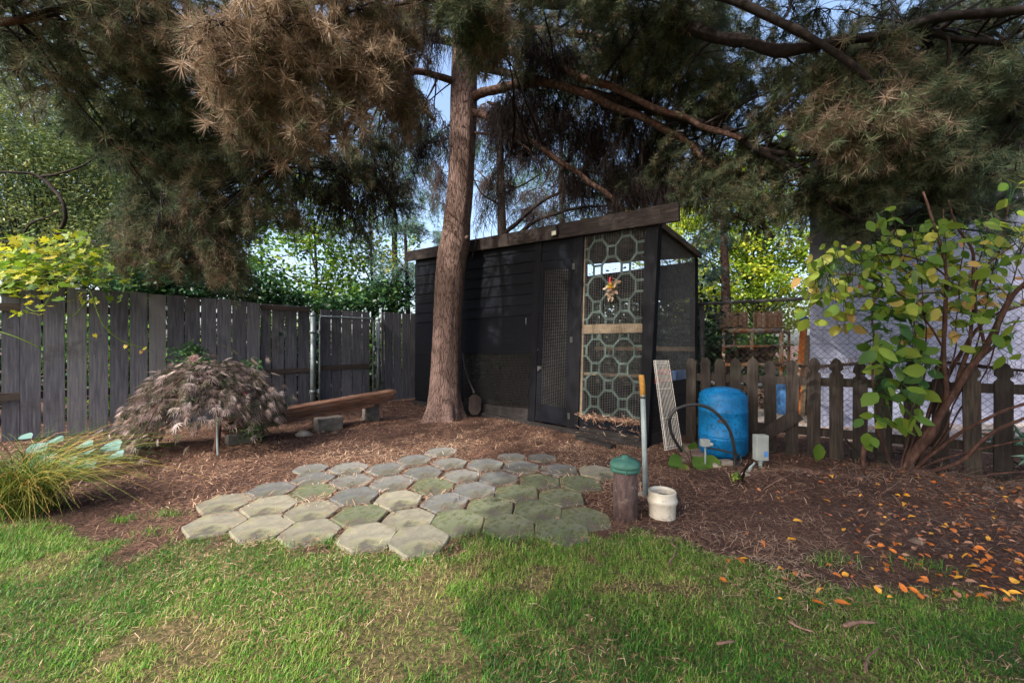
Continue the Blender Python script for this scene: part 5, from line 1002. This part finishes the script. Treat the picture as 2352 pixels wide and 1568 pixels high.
# ---------------------------------------------------------------- other trees
def clumps(nb,c,r,ncl,nl,size,lo,hi,tpl,shell=.55,crad=.16,droop=0.,aspect=.6):
    c=np.array(c);r=np.array(r,float); cc=c+unit(RG.normal(size=(ncl,3)))*(shell+(1-shell)*RG.random((ncl,1)))*r
    vb=RG.uniform(lo,hi,ncl); N_=ncl*nl; pos=np.repeat(cc,nl,0)+RG.normal(size=(N_,3))*crad*np.array([1,1,.7])
    d=unit(RG.normal(size=(N_,3))*[1,1,.5]-[0,0,.3+droop]); s_=size*RG.uniform(.7,1.2,N_)
    inst(nb,*tpl,pos,d,unit(RG.normal(size=(N_,3))*.6+[0,0,1]),s_,s_*aspect,np.clip(np.repeat(vb,nl)+RG.normal(size=N_)*.07,.06,1)); return cc
def broadleaf(name,label,base,trunkr,height,crowns,mat,size,nl,tpl=LEAF4,lo=.2,hi=.9,bmat='darkbark',lean=(0,0),crad=.16,cat='tree',group=None,aspect=.6,droop=0.,clr=None):
    base=np.array(base,float); t=thing(name,base,label,cat,group)
    top=base+[lean[0],lean[1],height]; s_=smooth_path([base-[0,0,.1],base*.6+top*.4+[.08,0,0],top],8); mb=MB(); mb.tube(s_,list(np.linspace(trunkr,trunkr*.35,len(s_))),9,jit=lambda p,a:1+.15*noise.noise(Vector(p)*5)); build('trunk' if cat=='tree' else 'stem',mb,M[bmat],t,True)
    nb=NB()
    for (c,r,ncl) in crowns:
        cc=clumps(nb,c,r,ncl,nl,size,lo,hi,tpl,crad=crad,aspect=aspect,droop=droop)
        k=RG.choice(len(cc),min(len(cc),max(5,ncl//8)),replace=False); e=cc[k]; n=len(k); a=s_[np.clip((RG.uniform(.35,1,n)*len(s_)).astype(int),0,len(s_)-1)]
        m_=(a+e)/2+RG.normal(size=(n,3))*.2+[0,0,-.05]; tt=np.linspace(0,1,8)[None,:,None]; tubes(nb,a[:,None]*(1-tt)**2+2*m_[:,None]*tt*(1-tt)+e[:,None]*tt*tt+RG.normal(size=(n,8,3))*.01,trunkr*.22+.006,.003,0.,4)
    nb.build('crown' if cat=='tree' else 'foliage',M[mat],t); return t
def E(px,py,Y,rx,ry,rY,n): a,b=cp(px,py,Y,rx,ry,rY); return (a,b,n)
broadleaf('leafy_tree','slim green leafy tree rising beyond the gate with a thin dark trunk',P(722,790,10.)*[1,1,0],.07,4.2,[E(700,600,10,110,90,.9,70),E(760,680,10,120,35,.8,50),E(700,470,10.2,140,80,1.,60),E(560,560,10.3,90,90,.9,50)],'green',.11,26,OVAL,.2,.8)
broadleaf('leafy_tree','bright green leafy tree beyond the fence left of the trunk',P(850,790,11)*[1,1,0],.08,4.5,[E(850,640,11,90,70,.9,55),E(900,560,11.5,90,60,.9,30),E(800,560,11.6,90,60,.9,26),E(830,440,12,110,60,1.,30)],'green',.11,24,OVAL,.3,1.)
broadleaf('dark_hedge_shrub','dark green glossy shrub showing over the middle of the board fence',P(420,790,6.9)*[1,1,0],.04,1.8,[E(400,660,7.1,110,35,.5,110),E(330,640,6.7,60,30,.4,50)],'darkgreen',.08,26,OVAL,.1,.8,cat='shrub')
broadleaf('dark_hedge_shrub','dark green shrub showing over the fence just left of the gate',P(560,790,8.2)*[1,1,0],.04,1.9,[E(560,655,8.2,90,45,.5,110),E(640,690,8.4,60,22,.5,40)],'darkgreen',.09,26,OVAL,.1,.9,cat='shrub')
broadleaf('dark_hedge_shrub','deep green shrub beyond the fence beside the coop',P(880,790,9.6)*[1,1,0],.04,1.9,[E(890,680,9.6,60,40,.4,70),E(770,700,9.2,80,22,.4,40)],'darkgreen',.1,24,OVAL,.1,.9,cat='shrub')
broadleaf('grey_green_tree','soft grey green tree behind the fence at the far left',P(110,790,8.6)*[1,1,0],.14,2.7,[E(60,300,8.6,190,120,1.,190),E(180,420,8.6,150,110,1.,170),E(40,500,8.6,150,100,1.,160),E(240,560,8.6,90,70,.8,90),E(150,600,8.2,160,50,.8,110),E(-120,350,8.6,160,220,1.,120)],'greygreen',.085,60,LEAF4,.1,.9,crad=.24,aspect=.4)
gl=bpy.data.objects[[o.name for o in bpy.data.objects if o.name.startswith('grey_green_tree')][0]]
for pts,r_ in (([(290,625,7.6),(240,565,7.5),(170,540,7.5),(130,535,7.4)],.05),([(110,790,8.5),(95,620,7.9),(148,500,7.5),(120,430,7.5),(85,402,7.5),(40,395,7.4),(-60,392,7.3)],.055),([(95,405,7.5),(150,395,7.5),(205,370,7.6),(250,330,7.8)],.035),([(60,620,7.6),(50,540,7.5),(110,500,7.5),(150,480,7.5)],.03),([(-40,550,7.5),(60,555,7.4),(140,552,7.4)],.025)):
    limb(pts,r_*.7,r_*.3,'darkbark',gl,'limb')
broadleaf('autumn_tree','yellow green sunlit tree behind the coop run and rack',P(1740,790,13)*[1,1,0],.12,5,[E(1640,480,13,110,120,1.2,170),E(1760,540,13,120,110,1.2,190),E(1760,400,13.5,120,90,1.2,120),E(1700,650,12.6,130,60,1.,130),E(1850,620,13,70,90,1.,80)],'yellowgreen',.11,30,OVAL,.05,.75)
broadleaf('autumn_tree','paler sunlit tree further back behind the coop',P(1560,790,16)*[1,1,0],.12,5,[E(1560,560,16,120,110,1.3,120),E(1450,520,17,110,60,1.3,50),E(1640,700,15,160,50,1.2,110),E(1800,720,15.5,90,40,1.2,70)],'yellowgreen',.13,26,OVAL,.3,.9)
broadleaf('leafy_tree','green tree mass at the back between the trunk and far left',P(300,790,16)*[1,1,0],.15,5,[E(300,330,15,170,150,1.5,120),E(480,480,15,170,120,1.5,80),E(640,330,15,140,110,1.5,30),E(430,620,14,220,50,1.2,60)],'green',.15,26,OVAL,.1,.75)
broadleaf('grey_green_tree','broad grey green tree filling the view above the left fence behind the twisting branches',P(330,790,11)*[1,1,0],.14,3.4,[E(80,250,11.5,260,170,1.2,260),E(330,420,11,230,160,1.2,240),E(120,560,11,230,90,1.1,200),E(500,300,12,200,150,1.2,140),E(100,60,12,300,110,1.2,160)],'greygreen',.12,46,LEAF4,.05,.8,crad=.28,aspect=.45)
for k,(x_,y_,lab) in enumerate(((-6.6,6.9,'dark low bush behind the left end of the board fence'),(-5.2,7.6,'dark low bush behind the middle of the board fence'),(-4.2,8.6,'dark low bush behind the fence right of the sapling'),(-3.1,9.6,'dark low bush behind the garden gate'),(-1.6,10.4,'dark low bush behind the corner of fence and coop'),(.3,9.2,'dark bush pressed against the back of the coop at its left'),(1.9,8.4,'dark bush behind the middle of the chicken run'),(2.9,7.7,'dark bush behind the right end of the chicken run'),(4.4,10.6,'low bush in the shade behind the firewood rack'),(6.2,11.,'low bush behind the rack near the building'),(-8.3,6.,'dark low bush behind the fence, outermost left'))):
    broadleaf('low_bush',lab,(x_,y_,0),.03,.9,[((x_,y_,1.25 if 5<=k<=7 else .85),(1.1,.6,1.35 if 5<=k<=7 else .85),230 if 5<=k<=7 else 120)],'darkgreen' if k%3 else 'green',.11,24,OVAL,.0,.7,cat='shrub',crad=.2,group='low bushes outside the fence')
# conifers behind
def conifer(name,label,base,h_,r_,cl,mat,needle,lo,hi,droop,nw=.006,bm='darkbark',pern=(9,18)):
    base=np.array(base,float); t=thing(name,base,label,'tree'); s_=smooth_path([base-[0,0,.1],base+[.03,0,h_*.4],base+[-.05,0,h_]],10); mb=MB(); mb.tube(s_,list(np.linspace(r_,r_*.4,len(s_))),12,jit=lambda p,a:1+.12*noise.noise(Vector(p)*6)); build('trunk',mb,M[bm],t,True)
    c=[(a,b,n,lo,hi,needle,droop) for a,b,n in cl]
    L=[s_]
    for a,b,n in cl:
        k=s_[np.argmin(np.abs(s_[:,2]-a[2]))]; L.append(np.array([k*(1-q)+np.array(a)*q for q in np.linspace(0,1,14)]))
    grow('crown',t,L,c,mat,nw=nw,pern=pern); return t,L
conifer('blue_green_pine','drooping blue green pine behind the left end of the coop',P(935,790,9.6)*[1,1,0],4.,.08,[E(925,520,9.6,60,50,.5,70),E(900,600,9.5,60,50,.5,60),E(985,540,9.8,50,40,.4,40),E(950,640,9.5,40,40,.4,30)],'bluepine',.2,.2,.9,1.6)
conifer('blue_green_pine','blue green pine with pale trunk behind the coop run',P(1665,790,9.6)*[1,1,0],4.6,.16,[E(1640,590,9.6,50,50,.4,60),E(1660,540,9.6,70,40,.5,60),E(1620,640,9.4,30,50,.3,36)],'bluepine',.14,.1,.8,.6,bm='limbbark')
conifer('dark_conifer','tall dark conifer far behind the coop right of the main trunk',P(1290,790,14)*[1,1,0],9,.16,[E(1290,300,14,150,120,1.2,260),E(1180,420,14,110,80,1.,190),E(1400,430,14,110,70,1.,190),E(1120,320,14,60,90,1.,110),E(1300,500,14,160,40,1.,110)],'bluepine',.2,.1,.6,1.4,nw=.012)
conifer('dark_conifer','tall dark conifer far behind the fence left of the main trunk',P(905,790,14)*[1,1,0],9,.14,[E(900,250,14,100,110,1.2,240),E(900,400,14,110,80,1.2,190),E(970,330,14,60,130,1.,150),E(990,480,14,50,60,1.,60),E(820,500,14,110,50,1.,60)],'bluepine',.2,.1,.7,1.4,nw=.012)
dt,LL=conifer('bare_pine','dark half bare pine standing directly behind the coop',P(1152,790,10)*[1,1,0],6.6,.19,[E(1250,480,9.8,90,50,.6,60),E(1120,420,9.8,60,60,.6,50),E(1300,430,9.8,90,60,.6,50),E(1400,480,9.6,90,40,.6,60),E(1180,260,10,120,60,.7,90),E(1300,250,10,120,50,.7,80),E(1020,380,10,50,90,.6,60),E(1350,340,10,120,60,.7,90),E(1200,350,10,90,60,.7,60),E(1100,250,10,60,60,.6,50),E(1230,480,10,120,50,.7,60),E(1350,420,10,120,60,.7,60),E(930,420,10.5,90,90,.7,40)],'deadtwig',-9,0,.25,2.2)
for pts,r_ in (([(1155,540,10),(1200,500,9.8),(1240,465,9.7),(1290,440,9.6)],.06),([(1160,560,9.9),(1250,500,9.7),(1330,480,9.6),(1400,470,9.5)],.05),([(1150,420,10),(1190,430,9.9),(1240,400,9.8)],.03),([(1150,470,10),(1110,450,9.9),(1080,400,9.8)],.03)): limb(pts,r_,r_*.5,'darkbark',dt,'limb')
# far trees that close the view low down
for k,(px,Yf,hh) in enumerate(((-700,20,4.5),(-300,22,5),(150,24,4),(620,26,3.6),(980,26,3.2),(1330,27,3.4),(1650,26,4.5),(2050,20,5))):
    p_=P(px,790,Yf)*[1,1,0]; t=broadleaf('distant_tree',['low green tree far beyond the fence at the far left, outermost','low green tree far beyond the left fence','low green tree far behind the grey green tree','low tree far beyond the gate','low tree far behind the pine trunk','low tree far behind the black coop','tall tree far behind the coop run','tall tree far behind the white building'][k],p_,.15,hh*.6,[(p_+[0,0,hh*.5],(3.2,1.6,hh*.42),150)],'green',.24,22,LEAF4,.1,.9,crad=.35,group='distant trees beyond the yard')
# unseen trees added behind the camera to shade the right of the lawn
for k,(b_,h_,cr) in enumerate(SHADE):
    broadleaf('added_shade_tree','unseen leafy tree added behind the viewpoint to shade the lawn' if k==0 else 'second unseen leafy tree added for shade behind the viewpoint to the right',b_,.16,h_,cr,'green',.16,22,LEAF4,.1,.7,crad=.2)
# ---------------------------------------------------------------- shrubs and plants
# grape vine over the fence at the left
vt=thing('grape_vine',P(120,665,5.1),'yellow green grape vine spilling over the left end of the board fence','vine')
nb=NB()
def vleaves(cx,cy,rx,ry,Y,rY,n,lo=0.,hi=.92,s0=.09,s1=.15):
    q=np.array([P(cx+RG.normal()*rx,cy+RG.normal()*ry,Y+RG.normal()*rY) for _ in range(n)]); s_=RG.uniform(s0,s1,n)
    inst(nb,*GRAPE,q,unit(RG.normal(size=(n,3))*[1,.6,.3]+[0,-.5,-.4]),unit(RG.normal(size=(n,3))*.5+[0,-.5,1]),s_,s_,RG.uniform(lo,hi,n))
vleaves(90,600,70,28,5.,.25,150,.1,.9); vleaves(20,620,50,25,4.9,.2,60,.1,.8); vleaves(200,595,55,25,5.2,.25,80,.0,.8); vleaves(110,555,60,15,5.1,.2,50,.2,.9); vleaves(240,640,50,18,5.4,.2,50,0,.6); vleaves(60,650,60,10,4.9,.1,45,0,.7)
vleaves(75,690,22,10,4.75,.06,9,.4,.9,.06,.1); vleaves(225,682,28,6,5.2,.05,7,.4,.95,.06,.1); vleaves(60,715,16,4,4.7,.04,5,.4,.9,.06,.1)
nb.build('leaves',M['vine'],vt)
mb=MB()
for pts in ([(260,640,5.5),(180,610,5.2),(90,620,5.),(-20,600,4.9)],[(130,650,5.),(110,690,4.8),(85,715,4.72),(60,705,4.7)],[(205,660,5.2),(225,720,5.1),(245,755,5.1),(285,785,5.2),(335,800,5.3)],[(-20,755,4.7),(40,775,4.75),(95,800,4.85)],[(200,690,5.),(170,725,4.95),(150,720,4.9)]):
    mb.tube(smooth_path([P(*q) for q in pts]),.006,5,a=.2)
build('stems',mb,M['yellowgreen'],vt,True)
nb=NB(); q=np.array([P(290,790,5.2),P(333,795,5.3),P(326,803,5.3),P(215,765,5.)]); 
for k_,v_ in enumerate((.95,.8,.98,.9)):
    nb=NB(); inst(nb,*GRAPE,q[k_:k_+1],unit(RG.normal(size=(1,3))+[0,0,-1]),np.array([[0,-1,.2]]),.07,.06,v_); nb.build('withered_leaf',M['vine'],vt)
# weeping maple
mb_=G(492,1046); mt=thing('weeping_maple',mb_,'low weeping maple with feathery pinkish grey leaves against the board fence','shrub')
mb=MB(); tpnt=mb_+[-.05,.1,.62]
mb.tube(smooth_path([mb_-[0,0,.03],mb_+[.02,.04,.3],tpnt]),[.026]*7+[.022]*6,8); MP=[]
def dome(th,r_):  # weeping arc out from the top; r_ is 0..1
    c_t=math.cos(th); R1=1.12 if c_t<0 else .72; R1*=.9+.09*math.sin(3*th+1)+.06*math.sin(7*th)
    x_=c_t*R1*r_; y_=math.sin(th)*.55*r_; dr=.42+.44*max(0,-c_t)+.2*max(0,-math.sin(th))*(c_t<.2)+.05*math.sin(5*th); z_=.97+.05*math.sin(th*4)*r_-dr*r_**2.5
    return mb_+np.array([x_-.17,y_+.14,max(z_,.1)])
for k in range(16):
    th=2*PI*k/16+RG.normal()*.15; pts=[tpnt]+[dome(th,r_)-[0,0,.05] for r_ in (.2,.45,.7,.95)]; mb.tube(smooth_path(pts,4),list(np.linspace(.013,.003,17)),5); MP.append(th)
build('stem',mb,M['stem'],mt,True)
mb=MB(); mb.tube([mb_+[.06,-.03,-.05],mb_+[.045,-.02,.42]],.009,6); o=build('plant_stake',mb,M['pvc'],loc=mb_+[.06,-.03,0]); tag(o,'thin pale stake pushed in beside the weeping maple trunk','stake')
nb=NB(); n=3300; MA=np.sort(RG.uniform(0,2*PI,30)); th=MA[RG.integers(30,size=n)]+RG.normal(size=n)*.12; rr=RG.random(n)**.55; pos=np.array([dome(a,b) for a,b in zip(th,rr)]); pos+=RG.normal(size=(n,3))*(.028+.06*(RG.random((n,1))<.12))-np.c_[np.zeros((n,2)),RG.random(n)**2*.26]; 
out=np.c_[np.cos(th)*np.where(np.cos(th)<0,1.3,.8),np.sin(th)*.7,-.25-1.1*rr**2]; d=unit(out+RG.normal(size=(n,3))*.35)
pos[:,2]=np.maximum(pos[:,2],.05); v_=np.clip(RG.uniform(.2,.95,n)-.25*(np.cos(th)<0)*rr*0,0,.96); v_[RG.random(n)<.002]=1
k=RG.random(n)<.22; v_[k]=RG.uniform(0,.25,k.sum())
inst(nb,*FING,pos,d,unit(RG.normal(size=(n,3))*.45+[0,-.25,1]),RG.uniform(.08,.14,n),RG.uniform(.08,.13,n),v_)
q=dome(2.6,.12)+[0,-.1,.07]+RG.normal(size=(18,3))*.02; inst(nb,*FING,q,unit(RG.normal(size=(18,3))+[0,0,1]),rnd_dirs(18),.06,.06,.985)
nb.build('foliage',M['maple'],mt)
# small green shrubs between maple and fence
broadleaf('green_sapling','small bright green sapling poking above the weeping maple',P(430,790,5.5)*[1,1,0],.01,.95,[E(430,815,5.5,30,22,.15,24),E(470,850,5.4,40,25,.15,24)],'darkgreen',.045,22,LEAF4,.5,1.,crad=.05,cat='shrub')
broadleaf('green_sapling','low green sapling right behind the weeping maple by the fence rail',P(575,790,5.9)*[1,1,0],.01,.9,[E(575,845,5.9,28,18,.15,18)],'darkgreen',.045,20,LEAF4,.5,1.,crad=.05,cat='shrub')
broadleaf('green_sapling','low dark green plant under the right side of the weeping maple',P(590,790,4.9)*[1,1,0],.01,.3,[E(575,985,4.9,38,14,.12,16)],'greygreen',.06,18,LEAF4,.1,.6,crad=.05,cat='shrub',aspect=.3)
# ornamental grass
gb=G(52,1180); nb=NB(); n=1000; th=RG.uniform(0,2*PI,n); L_=RG.uniform(.35,.85,n); out=np.c_[np.cos(th),np.sin(th)]*RG.uniform(.15,1.,n)[:,None]+[.12,.0]
b0=gb+np.c_[RG.normal(size=(n,2))*.07,np.zeros(n)]; t=np.linspace(0,1,7)[None,:,None]
up=np.array([0,0,1.]); m1=b0+np.c_[out*.35,np.full(n,.95)]*L_[:,None]*.75; e=b0+np.c_[out*1.15,RG.uniform(.1,.75,n)]*L_[:,None]; e[:,2]=np.maximum(e[:,2],.02)
Q=b0[:,None]*(1-t)**2+2*m1[:,None]*t*(1-t)+e[:,None]*t*t
va=np.clip(RG.uniform(0,.6,n)+.5*(out[:,0]>.3)*(RG.random(n)),0,1); tubes(nb,Q,.0022,.0007,va,3); o=nb.build('ornamental_grass',M['ograss'],loc=gb); tag(o,'clump of fine arching green and straw coloured grass at the left edge','grass clump')
# silver leaved plant
sb=G(190,1070); sv_=thing('silver_leaf_plant',sb,'low plant with broad silvery heart leaves behind the arching grass','plant'); nb=NB()
for (px,py,Y,s_) in ((88,1022,3.85,.17),(115,1045,3.7,.2),(128,1012,3.9,.15),(195,1022,3.9,.15),(225,1035,3.75,.19),(262,1020,3.85,.2),(200,1062,3.6,.16),(168,1050,3.7,.15),(270,1045,3.7,.16),(145,1075,3.5,.16),(70,1062,3.6,.15),(60,1000,3.9,.12)):
    inst(nb,*OVAL,P(px,py,Y)[None]-[[s_*.4,0,0]],unit(np.array([[1,RG.normal()*.4,-.15+RG.normal()*.2]])),unit(np.array([[RG.normal()*.2,-.5,1]])),s_,s_*.85,RG.uniform(.2,1,1))
nb.build('leaves',M['silver'],sv_); mb=MB()
for (px,py,Y) in ((100,1030,3.8),(200,1030,3.85),(235,1040,3.75),(150,1060,3.6)): mb.tube(smooth_path([sb,P(px,py+12,Y)*.5+sb*.5+[0,0,.05],P(px,py,Y)]),.005,5)
build('stem',mb,M['stem'],sv_)
# green seedling
gs=G(1590,1074); t=thing('leafy_seedling',gs,'bright green broad leaved seedling in front of the blue tank','plant'); nb=NB(); mb=MB()
for (px,py,s_,dx,dz) in ((1572,1035,.10,-.3,.3),(1565,1050,.12,-1,-.3),(1590,1047,.14,.4,-.6),(1612,1050,.14,1,-.5),(1577,1066,.12,-.5,-.7),(1600,1066,.13,.5,-.9),(1585,1032,.08,.1,.6),(1560,1064,.1,-.9,-.6),(1617,1068,.1,.9,-.8)):
    q=P(px,py,4.02+RG.normal()*.04); inst(nb,*OVAL,q[None],unit(np.array([[dx,-.5,dz]])),np.array([[.1,-.9,.6]]),s_*1.5,s_*1.1,RG.uniform(.05,.5,1)); mb.tube([gs,gs*.4+q*.6+[0,0,.03],q],.004,5)
nb.build('leaves',M['dogwood'],t); build('stem',mb,M['stem'],t)
broadleaf('weed_sprout','tiny weed sprout by the patio edge left of the well pipe',G(1425,1163),.004,.05,[(G(1425,1163)+[0,0,.05],(.04,.04,.03),5)],'darkgreen',.035,8,LEAF4,.5,1.,crad=.015,cat='plant')
broadleaf('weed_sprout','tiny weed sprout in the needles right of the white collar',G(1803*.7656+305,1175*.0+1109),.004,.06,[(G(1690,1111)+[0,0,.05],(.04,.04,.03),5)],'green',.035,8,LEAF4,.5,1.,crad=.015,cat='plant')
# big leaved shrub at the right
hb=G(2075,1086); hs=thing('broad_leaved_shrub',hb,'tall many stemmed shrub with large yellow green leaves by the picket fence at the right','shrub'); YS=3.75
stems=[([(2075,1090,3.78),(2130,1000,3.72),(2200,890,3.65),(2262,800,3.55),(2310,700,3.5),(2360,640,3.4)],.035,.016),
([(2070,1090,3.78),(2110,1010,3.74),(2170,930,3.7),(2168,800,3.65),(2175,650,3.6),(2150,520,3.6),(2120,440,3.6)],.026,.008),
([(2085,1088,3.78),(2140,980,3.74),(2200,880,3.7),(2232,740,3.65),(2238,600,3.6),(2200,520,3.6),(2180,460,3.6)],.02,.007),
([(2060,1092,3.78),(2040,1040,3.75),(2010,960,3.7),(2005,820,3.65),(2010,700,3.65),(2040,620,3.6)],.014,.006),
([(2090,1090,3.78),(2180,1010,3.6),(2280,955,3.4),(2360,925,3.3),(2460,890,3.2)],.016,.009),
([(2100,1092,3.74),(2200,1060,3.55),(2290,990,3.4),(2370,955,3.3)],.022,.01),
([(2080,1092,3.78),(2150,1060,3.7),(2230,1035,3.6),(2352,1010,3.4),(2420,1000,3.3)],.012,.006),
([(2168,800,3.65),(2120,730,3.6),(2060,670,3.6),(2000,640,3.6),(1930,630,3.62),(1880,640,3.65)],.009,.004),
([(2180,640,3.6),(2120,600,3.6),(2050,585,3.62),(1980,600,3.65),(1930,650,3.65)],.008,.004),
([(2262,800,3.55),(2240,700,3.6),(2260,620,3.55),(2330,560,3.5)],.012,.005),([(2075,1085,3.8),(2130,960,3.85),(2180,860,3.85),(2260,740,3.8),(2352,700,3.8)],.02,.012),
([(2120,1092,3.72),(2200,1100,3.6),(2290,1088,3.45),(2380,1082,3.35)],.012,.006),([(2000,1085,3.76),(2060,1120,3.6),(2110,1150,3.5),(2160,1185,3.35)],.010,.005),([(1990,1090,3.8),(1985,1040,3.8),(1990,1000,3.8)],.02,.018)]+[([(2080+dx_*.2,1090,3.78),(2120+dx_*.5,960,3.74),(2150+dx_*.8,800+dy_,3.7),(2150+dx_*1.1,640+dy_,3.66),(2140+dx_*1.5,490+dy_,3.62)],.008,.0035) for dx_,dy_ in ((-60,0),(-30,30),(20,-10),(50,20),(85,0),(120,-20),(150,40))]+[([(2085,1090,3.78),(2130+k*12,1000-k*8,3.8),(2200+k*22,880-k*12,3.82),(2330+k*10,760-k*30,3.8)],.011,.006) for k in range(2)]
SP_=[]
for pts,r0,r1 in stems:
    s_=smooth_path([P(*q) for q in pts],6); s_+=np.array([[noise.noise(Vector(p)*4),noise.noise(Vector(p)*4+Vector((5,0,0))),0] for p in s_])*.02; mb=MB(); mb.tube(s_,list(np.linspace(r0,r1,len(s_))),8,jit=lambda p,a:1+.2*noise.noise(Vector(p)*14)); build('stem',mb,M['stem'],hs,True); SP_.append(s_)
SPp=np.concatenate([s[len(s)//2:] for s in SP_[:4]+SP_[7:11]+SP_[14:21]]); nb=NB()
def dleaves(cx,cy,rx,ry,Y,rY,n,lo,hi,s0=.08,s1=.15):
    n=int(n*1.55)
    q=np.array([P(cx+RG.uniform(-1,1)*rx,cy+RG.uniform(-1,1)*ry,Y+RG.normal()*rY) for _ in range(n)]); s_=RG.uniform(s0,s1,n)
    near=SPp[np.argmin(np.linalg.norm(q[:,None]-SPp[None],axis=2)+RG.random((n,len(SPp)))*.15,axis=1)]
    m_=(q+near)/2+RG.normal(size=(n,3))*.03+[0,0,.03]; kk=np.linalg.norm(near-q,axis=1)<.3; tubes(nb,np.stack([near,m_,q],1)[kk],.0032,.002,.0,4)
    d=unit(RG.normal(size=(n,3))*[.8,.5,.4]+[0,-.15,-.65]); inst(nb,*OVAL,q,d,unit(RG.normal(size=(n,3))*.55+[0,-.9,.5]),s_,s_*RG.uniform(.5,.7,n),RG.uniform(lo,hi,n),s_*.5)
dleaves(1950,620,100,60,3.7,.12,60,.25,.8); dleaves(1900,700,60,50,3.7,.1,22,.3,.92); dleaves(2080,640,90,80,3.65,.15,60,.2,.85); dleaves(2060,750,60,60,3.65,.1,34,.0,.5,.11,.17); dleaves(2075,850,65,60,3.6,.1,34,.0,.6,.12,.18)
dleaves(2060,940,55,45,3.55,.08,16,.2,.65,.11,.17); dleaves(2200,620,110,90,3.65,.15,50,.2,.8); dleaves(2280,760,70,60,3.5,.1,14,.2,.6,.1,.15); dleaves(2310,560,60,70,3.6,.15,22,.2,.8); dleaves(2130,540,130,45,3.7,.15,26,.2,.7); dleaves(2150,730,80,50,3.7,.12,24,.4,.98); dleaves(1860,650,25,40,3.75,.1,9,.3,.9); dleaves(2010,500,30,30,3.6,.05,4,.3,.6); dleaves(2000,980,20,50,3.6,.05,7,.1,.5)
dleaves(2350,470,40,60,3.7,.1,10,.2,.8,.08,.12); dleaves(2120,600,220,60,3.75,.15,50,.35,1.,.05,.1); dleaves(2250,680,100,40,3.7,.15,26,.3,1.,.05,.1)
nb.build('leaves',M['dogwood'],hs)
o=thing('curled_leaf_plant',G(1880,1068),'single crinkled pale green leaf hanging low on the picket fence','plant'); nb=NB(); inst(nb,*OVAL,P(1882,1018,4.15)[None],np.array([[-.2,-.1,-1.]]),np.array([[.2,-1,.2]]),.19,.15,.35); nb.build('leaf',M['dogwood'],o); mb=MB(); mb.tube([P(1886,1070,4.2),P(1893,1040,4.2),P(1884,1018,4.16)],.003,5); build('stem',mb,M['stem'],o)
broadleaf('weed_sprout','green weed sprout below the picket fence left of the shrub',G(1975,1075),.005,.12,[(G(1975,1060)+[0,0,.1],(.08,.05,.06),6)],'green',.06,6,OVAL,.3,.6,crad=.03,cat='plant')
broadleaf('dark_fern_plant','dark green strappy plant at the far right edge under the pickets',P(2345,790,3.6)*[1,1,0],.01,.2,[(P(2340,1020,3.6),(.12,.1,.12),10)],'bluepine',.16,12,LEAF4,.3,.8,crad=.05,cat='plant',aspect=.15)
# tangle of thin dead twigs at the shrub's foot
nb=NB(); n=420; a=np.array([G(RG.uniform(1890,2330),RG.uniform(1085,1140),0) for _ in range(n)]); b=a+RG.normal(size=(n,3))*[.16,.12,.06]+[0,0,.05]; b[:,2]=np.maximum(b[:,2],.01); tubes(nb,np.stack([a,(a+b)/2+RG.normal(size=(n,3))*.02+[0,0,.03],b],1),.0032,.0012,RG.uniform(.1,.9,n),4)
o=nb.build('dead_twig_tangle',M['deadtwig']); tag(o,'tangle of thin dead twigs around the foot of the right shrub','twigs',kind='stuff')
